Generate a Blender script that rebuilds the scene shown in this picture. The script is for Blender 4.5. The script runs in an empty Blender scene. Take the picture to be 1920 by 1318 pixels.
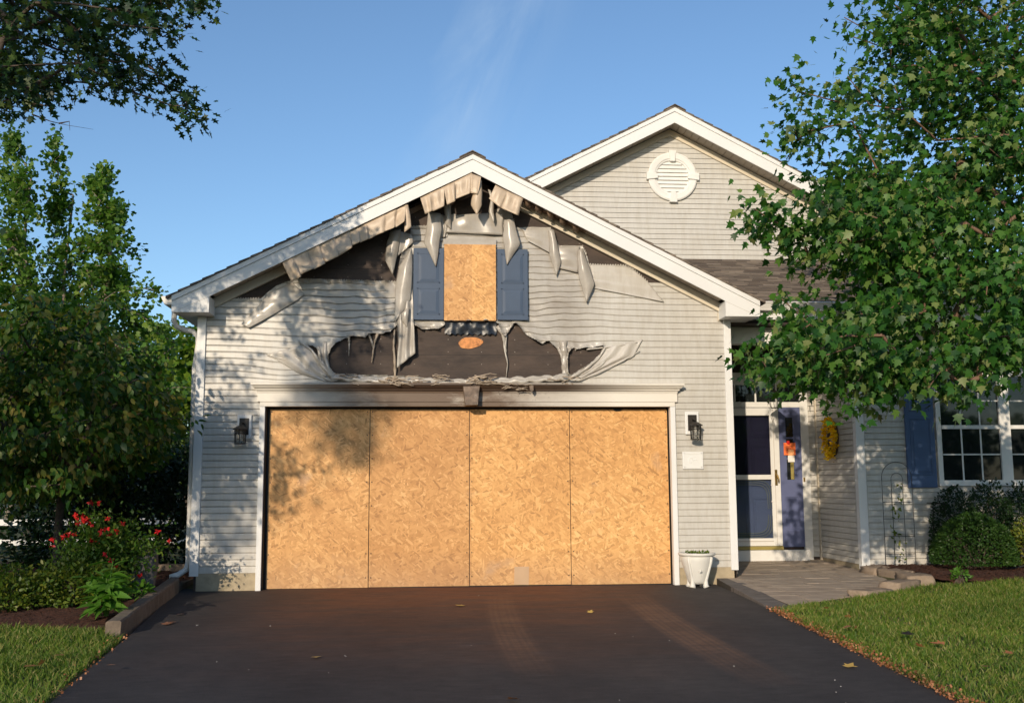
import bpy, bmesh, math, random
import numpy as np
from mathutils import Vector, Matrix, noise as mnoise

random.seed(7); rng = np.random.default_rng(11)
scn = bpy.context.scene
COL = scn.collection
PI = math.pi

# ------------------------------------------------------------------ camera
F, PIT, ROL, YAW, CH, CD = 1892.1445, .1266, -.0054, .0804, 1.2548, 12.1713
FW = np.array([math.sin(YAW)*math.cos(PIT), math.cos(YAW)*math.cos(PIT), math.sin(PIT)])
_r = np.array([math.cos(YAW), -math.sin(YAW), 0.0]); _u = np.cross(_r, FW)
RT = math.cos(ROL)*_r + math.sin(ROL)*_u
UP = -math.sin(ROL)*_r + math.cos(ROL)*_u
CAM = np.array([0.0, -CD, CH])
cd = bpy.data.cameras.new('camera'); cam = bpy.data.objects.new('camera', cd); COL.objects.link(cam)
cd.sensor_width = 36; cd.lens = F/1920*36; cd.clip_end = 2000; cd.clip_start = .05
M = Matrix.Identity(4)
for i in range(3):
    M[i][0] = RT[i]; M[i][1] = UP[i]; M[i][2] = -FW[i]; M[i][3] = CAM[i]
cam.matrix_world = M
scn.camera = cam

def at(px, py, Y=0.0):
    """survey helper: the point on the vertical plane y=Y seen at a photo pixel"""
    d = FW + RT*(px-960)/F - UP*(py-659)/F
    return CAM + d*((Y+CD)/d[1])
def gnd(px, py, Z=0.0):
    d = FW + RT*(px-960)/F - UP*(py-659)/F
    return CAM + d*((Z-CH)/d[2])

# ------------------------------------------------------------------ light
SUN = np.array([.40, 1.0, -.33]); SUN /= np.linalg.norm(SUN)
sl = bpy.data.lights.new('sun', 'SUN'); so = bpy.data.objects.new('sun', sl); COL.objects.link(so)
sl.energy = 3.1; sl.angle = math.radians(.6); sl.color = (1.0, .84, .64)
so.rotation_euler = Vector(SUN).to_track_quat('-Z', 'Y').to_euler()
w = bpy.data.worlds.new('World'); scn.world = w; w.use_nodes = True
nt = w.node_tree; nt.nodes.clear()
def N(nt, t, **k):
    n = nt.nodes.new(t)
    for a, b in k.items():
        if a.startswith('i_'):
            n.inputs[a[2:].replace('_', ' ')].default_value = b
        else: setattr(n, a, b)
    return n
sky = N(nt, 'ShaderNodeTexSky', sky_type='NISHITA', sun_disc=False)
sky.sun_elevation = math.asin(-SUN[2]); sky.sun_rotation = math.atan2(-SUN[0], -SUN[1])
sky.air_density = 1.0; sky.dust_density = .7; sky.ozone_density = 3.2; sky.altitude = 50
tc = N(nt, 'ShaderNodeTexCoord')
L = nt.links.new
def sdir(px, py):
    d = FW + RT*(px-960)/F - UP*(py-659)/F; return d/np.linalg.norm(d)
def wm(op, a, b=None, clamp=False):
    n = N(nt, 'ShaderNodeMath', operation=op, use_clamp=clamp)
    for i, v in enumerate((a, b)):
        if v is None: continue
        if isinstance(v, (int, float)): n.inputs[i].default_value = v
        else: L(v, n.inputs[i])
    return n.outputs[0]
def wdot(v):
    n = N(nt, 'ShaderNodeVectorMath', operation='DOT_PRODUCT'); n.inputs[1].default_value = tuple(v); L(tc.outputs['Generated'], n.inputs[0]); return n.outputs['Value']
# thin cirrus: a ragged streak leaning across the sky
def streak(p, q, wid, amt):
    a, c = sdir(*p), sdir(*q); nn = np.cross(a, c); nn /= np.linalg.norm(nn); tt = (c-a)/np.linalg.norm(c-a)
    x, y = wdot(nn), wdot(tt)
    cx = N(nt, 'ShaderNodeCombineXYZ'); L(wm('MULTIPLY', x, 16), cx.inputs[0]); L(wm('MULTIPLY', y, 4.5), cx.inputs[1])
    nz = N(nt, 'ShaderNodeTexNoise', i_Scale=1.0, i_Detail=8.0, i_Roughness=.6, i_Distortion=.5); L(cx.outputs[0], nz.inputs[0])
    k = wm('SUBTRACT', 1, wm('DIVIDE', wm('ABSOLUTE', wm('ADD', x, wm('MULTIPLY', wm('SUBTRACT', nz.outputs[0], .5), wid*1.4))), wid), True)
    m = wm('DIVIDE', wm('SUBTRACT', wm('MULTIPLY', nz.outputs[0], 1), .36), .3, True)
    y0, y1 = float(a@tt), float(c@tt); e = wm('DIVIDE', wm('SUBTRACT', y, y0-.10), .16, True)
    return wm('MULTIPLY', wm('MULTIPLY', wm('MULTIPLY', k, m), e), amt)
cl = streak((838, 310), (975, 20), .05, .34)
tint = N(nt, 'ShaderNodeMixRGB', blend_type='MULTIPLY'); tint.inputs[0].default_value = 1; tint.inputs[2].default_value = (.86, .90, .915, 1)
mx = N(nt, 'ShaderNodeMixRGB'); mx.inputs[2].default_value = (3.0, 3.8, 4.7, 1)
bg = N(nt, 'ShaderNodeBackground', i_Strength=.15); out = N(nt, 'ShaderNodeOutputWorld')
L(sky.outputs[0], tint.inputs[1]); L(cl, mx.inputs[0]); L(tint.outputs[0], mx.inputs[1]); L(mx.outputs[0], bg.inputs[0]); L(bg.outputs[0], out.inputs[0])
scn.view_settings.view_transform = 'Standard'; scn.view_settings.look = 'None'
scn.view_settings.exposure = .32; scn.view_settings.gamma = 1
scn.render.engine = 'CYCLES'
try:
    scn.cycles.max_bounces = 6; scn.cycles.transparent_max_bounces = 6
except Exception: pass

# ------------------------------------------------------------------ materials
def mat(name):
    m = bpy.data.materials.new(name); m.use_nodes = True
    t = m.node_tree; b = t.nodes['Principled BSDF']; return m, t, b
def ramp(t, stops, interp='LINEAR'):
    n = t.nodes.new('ShaderNodeValToRGB'); e = n.color_ramp; e.interpolation = interp
    e.elements[0].position = stops[0][0]; e.elements[0].color = (*stops[0][1], 1)
    e.elements[1].position = stops[-1][0]; e.elements[1].color = (*stops[-1][1], 1)
    for p, c in stops[1:-1]:
        x = e.elements.new(p); x.color = (*c, 1)
    return n
def noise_(t, scale, detail=4, rough=.55, sc=None, rot=None, vec=None, dist=0):
    n = t.nodes.new('ShaderNodeTexNoise'); n.inputs['Scale'].default_value = scale
    n.inputs['Detail'].default_value = detail; n.inputs['Roughness'].default_value = rough; n.inputs['Distortion'].default_value = dist
    t.links.new(coord(t, sc, rot), n.inputs[0]); return n
def coord(t, sc=None, rot=None, loc=None):
    c = t.nodes.new('ShaderNodeTexCoord')
    g = t.nodes.new('ShaderNodeMapping')
    gm = t.nodes.new('ShaderNodeNewGeometry')
    t.links.new(gm.outputs['Position'], g.inputs[0])
    if sc: g.inputs['Scale'].default_value = sc
    if rot: g.inputs['Rotation'].default_value = rot
    if loc: g.inputs['Location'].default_value = loc
    return g.outputs[0]
def mixc(t, fac, a, b, mode='MIX'):
    n = t.nodes.new('ShaderNodeMixRGB'); n.blend_type = mode
    for i, v in ((0, fac), (1, a), (2, b)):
        if hasattr(v, 'links') or hasattr(v, 'is_linked'): t.links.new(v, n.inputs[i])
        elif i == 0: n.inputs[0].default_value = v
        else: n.inputs[i].default_value = (*v, 1)
    return n.outputs[0]
def bump(t, b, h, strength, dist=.01):
    n = t.nodes.new('ShaderNodeBump'); n.inputs['Strength'].default_value = strength; n.inputs['Distance'].default_value = dist
    t.links.new(h, n.inputs['Height']); t.links.new(n.outputs[0], b.inputs['Normal'])
def simple(name, col, rough=.6, var=.12, scale=3, metal=0, spec=.4, dirt=None, bmp=0, bscale=60):
    m, t, b = mat(name)
    n = noise_(t, scale, 6)
    dk = tuple(c*(1-var) for c in col); lt = tuple(min(1, c*(1+var)) for c in col)
    r = ramp(t, [(.3, dk), (.7, lt)]); t.links.new(n.outputs[0], r.inputs[0])
    c = r.outputs[0]
    if dirt:
        n2 = noise_(t, dirt[2] if len(dirt) > 2 else 1.7, 8, .7)
        r2 = ramp(t, [(dirt[1], (0, 0, 0)), (min(1, dirt[1]+.2), (1, 1, 1))]); t.links.new(n2.outputs[0], r2.inputs[0])
        c = mixc(t, r2.outputs[0], c, dirt[0])
    t.links.new(c, b.inputs['Base Color']); b.inputs['Roughness'].default_value = rough
    b.inputs['Metallic'].default_value = metal; b.inputs['Specular IOR Level'].default_value = spec
    if bmp:
        n3 = noise_(t, bscale, 5); bump(t, b, n3.outputs[0], bmp)
    return m
def sep(t, v=None):
    g = t.nodes.new('ShaderNodeNewGeometry'); s = t.nodes.new('ShaderNodeSeparateXYZ')
    t.links.new(v or g.outputs['Position'], s.inputs[0]); return s
def math_(t, op, a, b=None, c=None, clamp=False):
    n = t.nodes.new('ShaderNodeMath'); n.operation = op; n.use_clamp = clamp
    for i, v in enumerate((a, b, c)):
        if v is None: continue
        if isinstance(v, (int, float)): n.inputs[i].default_value = v
        else: t.links.new(v, n.inputs[i])
    return n.outputs[0]
def band(t, x, lo, hi, soft):
    """1 inside lo..hi with soft shoulders"""
    a = math_(t, 'DIVIDE', math_(t, 'SUBTRACT', x, lo), soft, clamp=True)
    b = math_(t, 'DIVIDE', math_(t, 'SUBTRACT', hi, x), soft, clamp=True)
    return math_(t, 'MULTIPLY', a, b)

MT = {}
# vinyl siding: faint streaks
def siding_mat(name, base, rough, soot=False):
    m, t, b = mat(name)
    n = noise_(t, 1.2, 6, .6, sc=(1, 1, 2.5)); r = ramp(t, [(.3, tuple(c*.94 for c in base)), (.7, tuple(c*1.05 for c in base))])
    t.links.new(n.outputs[0], r.inputs[0]); c = r.outputs[0]
    n4 = noise_(t, 9, 4, .7, sc=(1.5, 1, .3)); r4 = ramp(t, [(.35, (.9, .88, .85)), (.6, (1, 1, 1))]); t.links.new(n4.outputs[0], r4.inputs[0])
    c = mixc(t, 1.0, c, r4.outputs[0], 'MULTIPLY')
    if soot:
        s = sep(t)
        mask = math_(t, 'MULTIPLY', band(t, s.outputs[0], -1.75, 2.2, .5), band(t, s.outputs[2], 2.35, 4.9, .25))
        n2 = noise_(t, 1.6, 7, .68, sc=(1, 1, 1.6)); r2 = ramp(t, [(.42, (0, 0, 0)), (.72, (1, 1, 1))]); t.links.new(n2.outputs[0], r2.inputs[0])
        k = math_(t, 'MULTIPLY', mask, r2.outputs[0]); k = math_(t, 'MULTIPLY', k, .75)
        c = mixc(t, k, c, (.20, .155, .115))
        k2 = math_(t, 'MULTIPLY', mask, .42); c = mixc(t, k2, c, (.33, .30, .26))
    t.links.new(c, b.inputs['Base Color']); b.inputs['Roughness'].default_value = rough
    n3 = noise_(t, 90, 3, .6, sc=(.2, 1, 1)); bump(t, b, n3.outputs[0], .06)
    return m
MT['siding'] = siding_mat('vinyl_siding', (.55, .535, .50), .5)
MT['burnt'] = siding_mat('heat_warped_vinyl', (.55, .53, .49), .33, True)
MT['sheet'] = siding_mat('melted_vinyl', (.54, .51, .465), .28, True)
MT['soffit_sheet'] = simple('scorched_soffit_vinyl', (.53, .42, .31), .42, .12, 6, dirt=((.30, .21, .13), .60, 5))
MT['soffit'] = simple('soffit_vinyl', (.40, .345, .285), .6, .06, 4, dirt=((.17, .13, .10), .66, 2.5))
MT['soot_soffit'] = simple('sooty_soffit_vinyl', (.25, .17, .115), .5, .35, 7, dirt=((.06, .045, .035), .5, 6))
MT['white'] = simple('white_trim', (.73, .73, .72), .42, .035, 2, dirt=((.62, .57, .5), .66, 3))
MT['white2'] = simple('painted_white', (.74, .73, .70), .5, .04, 8)
MT['gutter'] = simple('gutter_aluminium', (.70, .68, .64), .4, .05, 3)
MT['cream'] = simple('cream_frieze', (.60, .53, .42), .5, .05, 4)
def header_mat():
    m, t, b = mat('scorched_shadowed_header_paint')
    s = sep(t)
    n = noise_(t, 1.1, 8, .7, sc=(1, 1, 3)); n2 = noise_(t, 26, 3, .6)
    dx = math_(t, 'ABSOLUTE', math_(t, 'SUBTRACT', s.outputs[0], .15))
    k = math_(t, 'SUBTRACT', 1.0, math_(t, 'DIVIDE', dx, 2.1), clamp=True)
    k = math_(t, 'MULTIPLY', k, math_(t, 'ADD', math_(t, 'MULTIPLY', n.outputs[0], 3.2), -.2), clamp=True)
    c = mixc(t, k, (.72, .68, .61), (.13, .085, .055))  # brown scorch and soot towards the centre, with the shadow there painted in
    kc_ = math_(t, 'MULTIPLY', band(t, s.outputs[2], 2.308, 2.405, .012), band(t, s.outputs[0], -1.7, 2.7, 1.1)); c = mixc(t, math_(t, 'MULTIPLY', kc_, .95), c, (.060, .036, .024))  # sooty cornice profile, its brown-black shadow painted into the same band
    r2 = ramp(t, [(.63, (0, 0, 0)), (.67, (1, 1, 1))]); t.links.new(n2.outputs[0], r2.inputs[0])
    k3 = math_(t, 'MULTIPLY', r2.outputs[0], band(t, s.outputs[0], -.3, 1.7, .5))
    c = mixc(t, math_(t, 'MULTIPLY', k3, .8), c, (.05, .03, .02))
    t.links.new(c, b.inputs['Base Color']); b.inputs['Roughness'].default_value = .5
    return m
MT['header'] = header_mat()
MT['char'] = simple('charred_plastic', (.16, .115, .085), .6, .5, 14, dirt=((.42, .36, .30), .55, 9), bmp=.4, bscale=70)
MT['rope'] = simple('crumpled_scorched_vinyl', (.36, .29, .22), .45, .3, 12, dirt=((.09, .06, .045), .56, 11), bmp=.5, bscale=60)
MT['black'] = simple('soot_black', (.012, .012, .013), .5, .3, 20)
def felt():
    m, t, b = mat('scorched_house_wrap')
    n = noise_(t, 1.8, 8, .7, sc=(1, 1, 3)); r = ramp(t, [(.3, (.028, .020, .017)), (.7, (.085, .058, .044))])
    t.links.new(n.outputs[0], r.inputs[0])
    n2 = noise_(t, 34, 3); r2 = ramp(t, [(.74, (0, 0, 0)), (.77, (1, 1, 1))]); t.links.new(n2.outputs[0], r2.inputs[0])
    c = mixc(t, math_(t, 'MULTIPLY', r2.outputs[0], .35), r.outputs[0], (.35, .26, .2))
    s_ = sep(t); fx = math_(t, 'ABSOLUTE', math_(t, 'SUBTRACT', math_(t, 'FRACT', math_(t, 'MULTIPLY', s_.outputs[0], 2.46)), .5))
    fz = math_(t, 'ABSOLUTE', math_(t, 'SUBTRACT', math_(t, 'FRACT', math_(t, 'MULTIPLY', s_.outputs[2], 6.6)), .5))
    dn = math_(t, 'MULTIPLY', math_(t, 'LESS_THAN', fx, .010), math_(t, 'LESS_THAN', fz, .030)); c = mixc(t, dn, c, (.32, .28, .24))
    fz2 = math_(t, 'ABSOLUTE', math_(t, 'SUBTRACT', math_(t, 'FRACT', math_(t, 'MULTIPLY', math_(t, 'ADD', s_.outputs[2], .13), 1.9)), .5)); c = mixc(t, math_(t, 'MULTIPLY', math_(t, 'LESS_THAN', fz2, .006), .8), c, (.012, .01, .009))
    t.links.new(c, b.inputs['Base Color']); b.inputs['Roughness'].default_value = .75
    n3 = noise_(t, 7, 5, .6, sc=(.5, 1, 2)); bump(t, b, n3.outputs[0], .5, .02)
    return m
MT['felt'] = felt()
def osb(name='strand_board', tint=(1, 1, 1)):
    m, t, b = mat(name)
    col = None; hgt = None
    base = noise_(t, .9, 4, .6); rb = ramp(t, [(.33, (.80, .72, .62)), (.62, (1.06, 1.06, 1.04))]); t.links.new(base.outputs[0], rb.inputs[0])
    sel = noise_(t, 14, 2, .5)
    layers = []
    for k, (ang, sx, sz, off) in enumerate(((.35, 13, 46, 0), (1.45, 12, 44, 3.3), (-.75, 14, 50, 7.1))):
        v = t.nodes.new('ShaderNodeTexVoronoi'); v.inputs['Scale'].default_value = 1; v.inputs['Randomness'].default_value = 1
        c0 = coord(t, rot=(0, ang, 0), loc=(off, 0, off)); mm = t.nodes.new('ShaderNodeMapping'); mm.inputs['Scale'].default_value = (sx, .01, sz)
        nd = noise_(t, 5, 3); add = t.nodes.new('ShaderNodeMixRGB'); add.blend_type = 'ADD'; add.inputs[0].default_value = .03
        t.links.new(c0, add.inputs[1]); t.links.new(nd.outputs[1], add.inputs[2]); t.links.new(add.outputs[0], mm.inputs[0])
        t.links.new(mm.outputs[0], v.inputs[0])
        hs = t.nodes.new('ShaderNodeSeparateColor'); t.links.new(v.outputs['Color'], hs.inputs[0])
        r = ramp(t, [(0, (.28, .135, .045)), (.10, (.44, .235, .085)), (.55, (.60, .355, .155)), (.85, (.67, .415, .19)), (1, (.78, .53, .28))])
        t.links.new(hs.outputs[0], r.inputs[0]); layers.append((r.outputs[0], hs.outputs[1], hs.outputs[2]))
    # top layer picked flake by flake
    a = math_(t, 'GREATER_THAN', layers[0][1], .52); c = mixc(t, a, layers[1][0], layers[0][0])
    a2 = math_(t, 'GREATER_THAN', layers[2][1], .66); c = mixc(t, a2, c, layers[2][0])
    c = mixc(t, 1.0, c, rb.outputs[0], 'MULTIPLY')
    c = mixc(t, .30, c, (.66, .40, .18)); c = mixc(t, 1.0, c, (1.06, .98, .86), 'MULTIPLY')
    sx_ = sep(t); wn = t.nodes.new('ShaderNodeTexWhiteNoise'); wn.noise_dimensions = '1D'
    t.links.new(math_(t, 'FLOOR', math_(t, 'DIVIDE', math_(t, 'ADD', sx_.outputs[0], 1.93), 1.21)), wn.inputs['W'])
    rw = ramp(t, [(0, (.88, .84, .80)), (.5, (1, 1, 1)), (1, (1.06, 1.05, .97))]); t.links.new(wn.outputs[0], rw.inputs[0]); c = mixc(t, 1, c, rw.outputs[0], 'MULTIPLY')
    dk = noise_(t, 17, 5, .7, sc=(1, 1, 1.4)); rd = ramp(t, [(.62, (0, 0, 0)), (.71, (1, 1, 1))]); t.links.new(dk.outputs[0], rd.inputs[0])
    c = mixc(t, math_(t, 'MULTIPLY', rd.outputs[0], .55), c, (.24, .12, .05))
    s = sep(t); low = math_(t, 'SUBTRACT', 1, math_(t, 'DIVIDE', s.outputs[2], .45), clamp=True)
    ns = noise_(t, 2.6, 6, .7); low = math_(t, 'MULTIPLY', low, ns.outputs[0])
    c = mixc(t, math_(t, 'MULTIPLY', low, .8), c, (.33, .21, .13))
    gs = noise_(t, 2.4, 3, .5); rg = ramp(t, [(.66, (0, 0, 0)), (.78, (1, 1, 1))]); t.links.new(gs.outputs[0], rg.inputs[0])
    c = mixc(t, math_(t, 'MULTIPLY', rg.outputs[0], .45), c, (.38, .29, .23))
    c = mixc(t, 1.0, c, tint, 'MULTIPLY')
    t.links.new(c, b.inputs['Base Color']); b.inputs['Roughness'].default_value = .62
    bump(t, b, layers[0][2], .18, .002)
    return m
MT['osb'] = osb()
def shingle():
    m, t, b = mat('asphalt_shingles')
    g = t.nodes.new('ShaderNodeNewGeometry'); s = sep(t)
    cc = t.nodes.new('ShaderNodeCombineXYZ')
    t.links.new(math_(t, 'ADD', s.outputs[0], 0), cc.inputs[0]); t.links.new(s.outputs[2], cc.inputs[1])
    br = t.nodes.new('ShaderNodeTexBrick'); br.inputs['Scale'].default_value = 1; br.inputs['Brick Width'].default_value = .21
    br.inputs['Row Height'].default_value = .032; br.inputs['Mortar Size'].default_value = .0018; br.inputs['Bias'].default_value = 0
    br.offset = .37; br.squash = 1.6; br.squash_frequency = 3
    br.inputs['Color1'].default_value = (.085, .068, .056, 1); br.inputs['Color2'].default_value = (.21, .18, .15, 1); br.inputs['Mortar'].default_value = (.035, .028, .025, 1)
    t.links.new(cc.outputs[0], br.inputs[0])
    n = noise_(t, 5, 5, .6, sc=(1, 1, 6)); r = ramp(t, [(.3, (.72, .70, .70)), (.7, (1.25, 1.18, 1.1))]); t.links.new(n.outputs[0], r.inputs[0])
    c = mixc(t, 1, br.outputs[0], r.outputs[0], 'MULTIPLY')
    n2 = noise_(t, 220, 2); bump(t, b, n2.outputs[0], .4, .004)
    t.links.new(c, b.inputs['Base Color']); b.inputs['Roughness'].default_value = .9
    return m
MT['shingle'] = shingle()
MT['dark_edge'] = simple('shingle_edge', (.03, .03, .035), .8, .3, 20)
MT['concrete'] = simple('foundation_concrete', (.40, .33, .225), .85, .16, 9, dirt=((.22, .2, .13), .55, 4), bmp=.3, bscale=40)
MT['blue'] = simple('slate_blue_paint', (.050, .080, .135), .55, .06, 5)
MT['blue2'] = simple('violet_blue_paint', (.115, .135, .255), .42, .06, 5)
MT['blue3'] = simple('deep_slate_blue_paint', (.060, .105, .215), .42, .08, 5)
MT['metal'] = simple('oil_rubbed_bronze', (.022, .018, .015), .45, .2, 30)
MT['brass'] = simple('aged_brass', (.30, .20, .07), .35, .15, 30, metal=.8)
MT['gold'] = simple('olive_gold_sill', (.33, .27, .085), .4, .1, 8)
MT['dark_in'] = simple('dark_interior', (.02, .018, .018), .8, .2, 5)
MT['brown'] = simple('dark_brown_panel', (.055, .036, .030), .6, .12, 4)
MT['orange'] = simple('orange_paper', (.9, .19, .05), .7, .05, 12)
MT['pink'] = simple('faded_orange_paper', (.9, .42, .18), .7, .05, 12)
MT['paper'] = simple('white_paper', (.82, .78, .72), .7, .04, 12)
MT['red'] = simple('red_tape', (.75, .02, .015), .5, .05, 12)
MT['ink'] = simple('dark_ink', (.25, .07, .035), .7, .05, 12)
MT['stone'] = simple('weathered_edging_stone', (.27, .205, .15), .85, .2, 7, dirt=((.15, .13, .10), .57, 5), bmp=.6, bscale=30)
MT['block'] = simple('mossy_grey_block', (.155, .12, .09), .9, .25, 8, dirt=((.07, .075, .04), .55, 5), bmp=.6, bscale=30)
MT['boulder'] = simple('grey_granite', (.13, .12, .11), .85, .25, 6, bmp=.7, bscale=14)
MT['bark'] = simple('grey_brown_bark', (.085, .065, .05), .9, .3, 18, bmp=.8, bscale=50)
MT['twig'] = simple('tan_branch_bark', (.17, .10, .065), .8, .2, 20, bmp=.3, bscale=60)
MT['palebark'] = simple('pale_furrowed_bark', (.20, .165, .13), .9, .2, 12, bmp=.8, bscale=30)
MT['fence'] = simple('white_fence', (.72, .71, .69), .5, .05, 4)
MT['soil'] = simple('potting_soil', (.03, .02, .014), .95, .3, 40, bmp=.6, bscale=90)
MT['hose'] = simple('black_rubber', (.015, .016, .017), .5, .1, 20)
MT['vinylpot'] = simple('white_resin', (.66, .645, .60), .5, .05, 6, dirt=((.42, .37, .30), .62, 7))
def glass_mat(name='window_glass', tint=(.012, .015, .016)):
    m, t, b = mat(name)
    b.inputs['Base Color'].default_value = (*tint, 1); b.inputs['Roughness'].default_value = .03
    b.inputs['Specular IOR Level'].default_value = .6
    n = noise_(t, 1.3, 2); bump(t, b, n.outputs[0], .02, .02)
    return m
MT['glass'] = glass_mat()
def clear_glass(name='storm_door_glass', tint=(.84, .87, .87)):
    m, t, b = mat(name)
    tr = t.nodes.new('ShaderNodeBsdfTransparent'); tr.inputs[0].default_value = (*tint, 1)
    gl = t.nodes.new('ShaderNodeBsdfGlossy'); gl.inputs['Roughness'].default_value = .03
    fr = t.nodes.new('ShaderNodeFresnel'); fr.inputs[0].default_value = 1.5
    mx = t.nodes.new('ShaderNodeMixShader'); t.links.new(fr.outputs[0], mx.inputs[0]); t.links.new(tr.outputs[0], mx.inputs[1]); t.links.new(gl.outputs[0], mx.inputs[2])
    t.links.new(mx.outputs[0], t.nodes['Material Output'].inputs[0]); return m
MT['clear'] = clear_glass(); MT['screen'] = clear_glass('insect_screen', (.60, .58, .60))
def leaf_mat(name, cols, trans=.35, rough=.45, spec=.35):
    m, t, b = mat(name)
    g = t.nodes.new('ShaderNodeNewGeometry')
    k = len(cols); r = ramp(t, [(i/(k-1), c) for i, c in enumerate(cols)])
    t.links.new(g.outputs['Random Per Island'], r.inputs[0])
    n = noise_(t, .8, 3); rr = ramp(t, [(.3, (.75, .8, .75)), (.7, (1.2, 1.15, 1.1))]); t.links.new(n.outputs[0], rr.inputs[0])
    c = mixc(t, 1, r.outputs[0], rr.outputs[0], 'MULTIPLY')
    t.links.new(c, b.inputs['Base Color']); b.inputs['Roughness'].default_value = rough; b.inputs['Specular IOR Level'].default_value = spec
    tl = t.nodes.new('ShaderNodeBsdfTranslucent'); hc = mixc(t, 1, c, (1.2, 1.5, .6), 'MULTIPLY'); t.links.new(hc, tl.inputs[0])
    mx = t.nodes.new('ShaderNodeMixShader'); mx.inputs[0].default_value = trans
    t.links.new(b.outputs[0], mx.inputs[1]); t.links.new(tl.outputs[0], mx.inputs[2])
    t.links.new(mx.outputs[0], t.nodes['Material Output'].inputs[0]); return m
MT['maple'] = leaf_mat('maple_leaf', [(.013, .052, .010), (.021, .080, .012), (.032, .11, .015), (.05, .15, .02), (.09, .19, .03), (.24, .27, .10)], .35)
MT['oak'] = leaf_mat('oak_leaf', [(.010, .034, .014), (.017, .050, .016), (.026, .07, .018), (.08, .12, .025)], .22)
MT['gum'] = leaf_mat('sweetgum_leaf', [(.042, .105, .016), (.07, .155, .022), (.11, .20, .03), (.18, .25, .04)], .38)
MT['dogwood'] = leaf_mat('dogwood_leaf', [(.020, .065, .012), (.036, .10, .014), (.06, .13, .018), (.12, .16, .025), (.22, .17, .05)], .4)
MT['treeline'] = leaf_mat('woodland_leaf', [(.07, .15, .016), (.11, .20, .022), (.16, .24, .03), (.22, .27, .05)], .4)
MT['hedge'] = leaf_mat('dark_hedge_leaf', [(.010, .028, .010), (.016, .040, .012), (.024, .055, .016)], .15)
MT['azalea'] = leaf_mat('azalea_leaf', [(.06, .11, .014), (.09, .15, .02), (.14, .18, .024), (.20, .21, .03)], .35)
MT['box'] = leaf_mat('boxwood_leaf', [(.022, .060, .012), (.035, .085, .016), (.055, .11, .02)], .2)
MT['yellowleaf'] = leaf_mat('yellow_green_leaf', [(.08, .13, .02), (.14, .19, .03), (.26, .24, .04)], .3)
MT['rose_leaf'] = leaf_mat('rose_leaf', [(.045, .11, .014), (.07, .15, .02), (.13, .18, .03)], .35)
MT['bright'] = leaf_mat('bright_green_leaf', [(.07, .18, .02), (.10, .23, .03), (.14, .27, .05)], .4)
MT['grass'] = leaf_mat('lawn_blade', [(.055, .120, .012), (.085, .160, .017), (.125, .20, .024), (.19, .23, .045), (.34, .29, .12)], .35, .55)
MT['petal'] = leaf_mat('red_petal', [(.55, .01, .02), (.75, .02, .03), (.85, .06, .06)], .25)
MT['yellow'] = leaf_mat('yellow_petal', [(.70, .38, .01), (.90, .58, .01), (.95, .68, .03)], .3)
MT['dry'] = leaf_mat('dry_leaf', [(.20, .075, .03), (.36, .14, .06), (.50, .24, .12)], .15)

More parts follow.
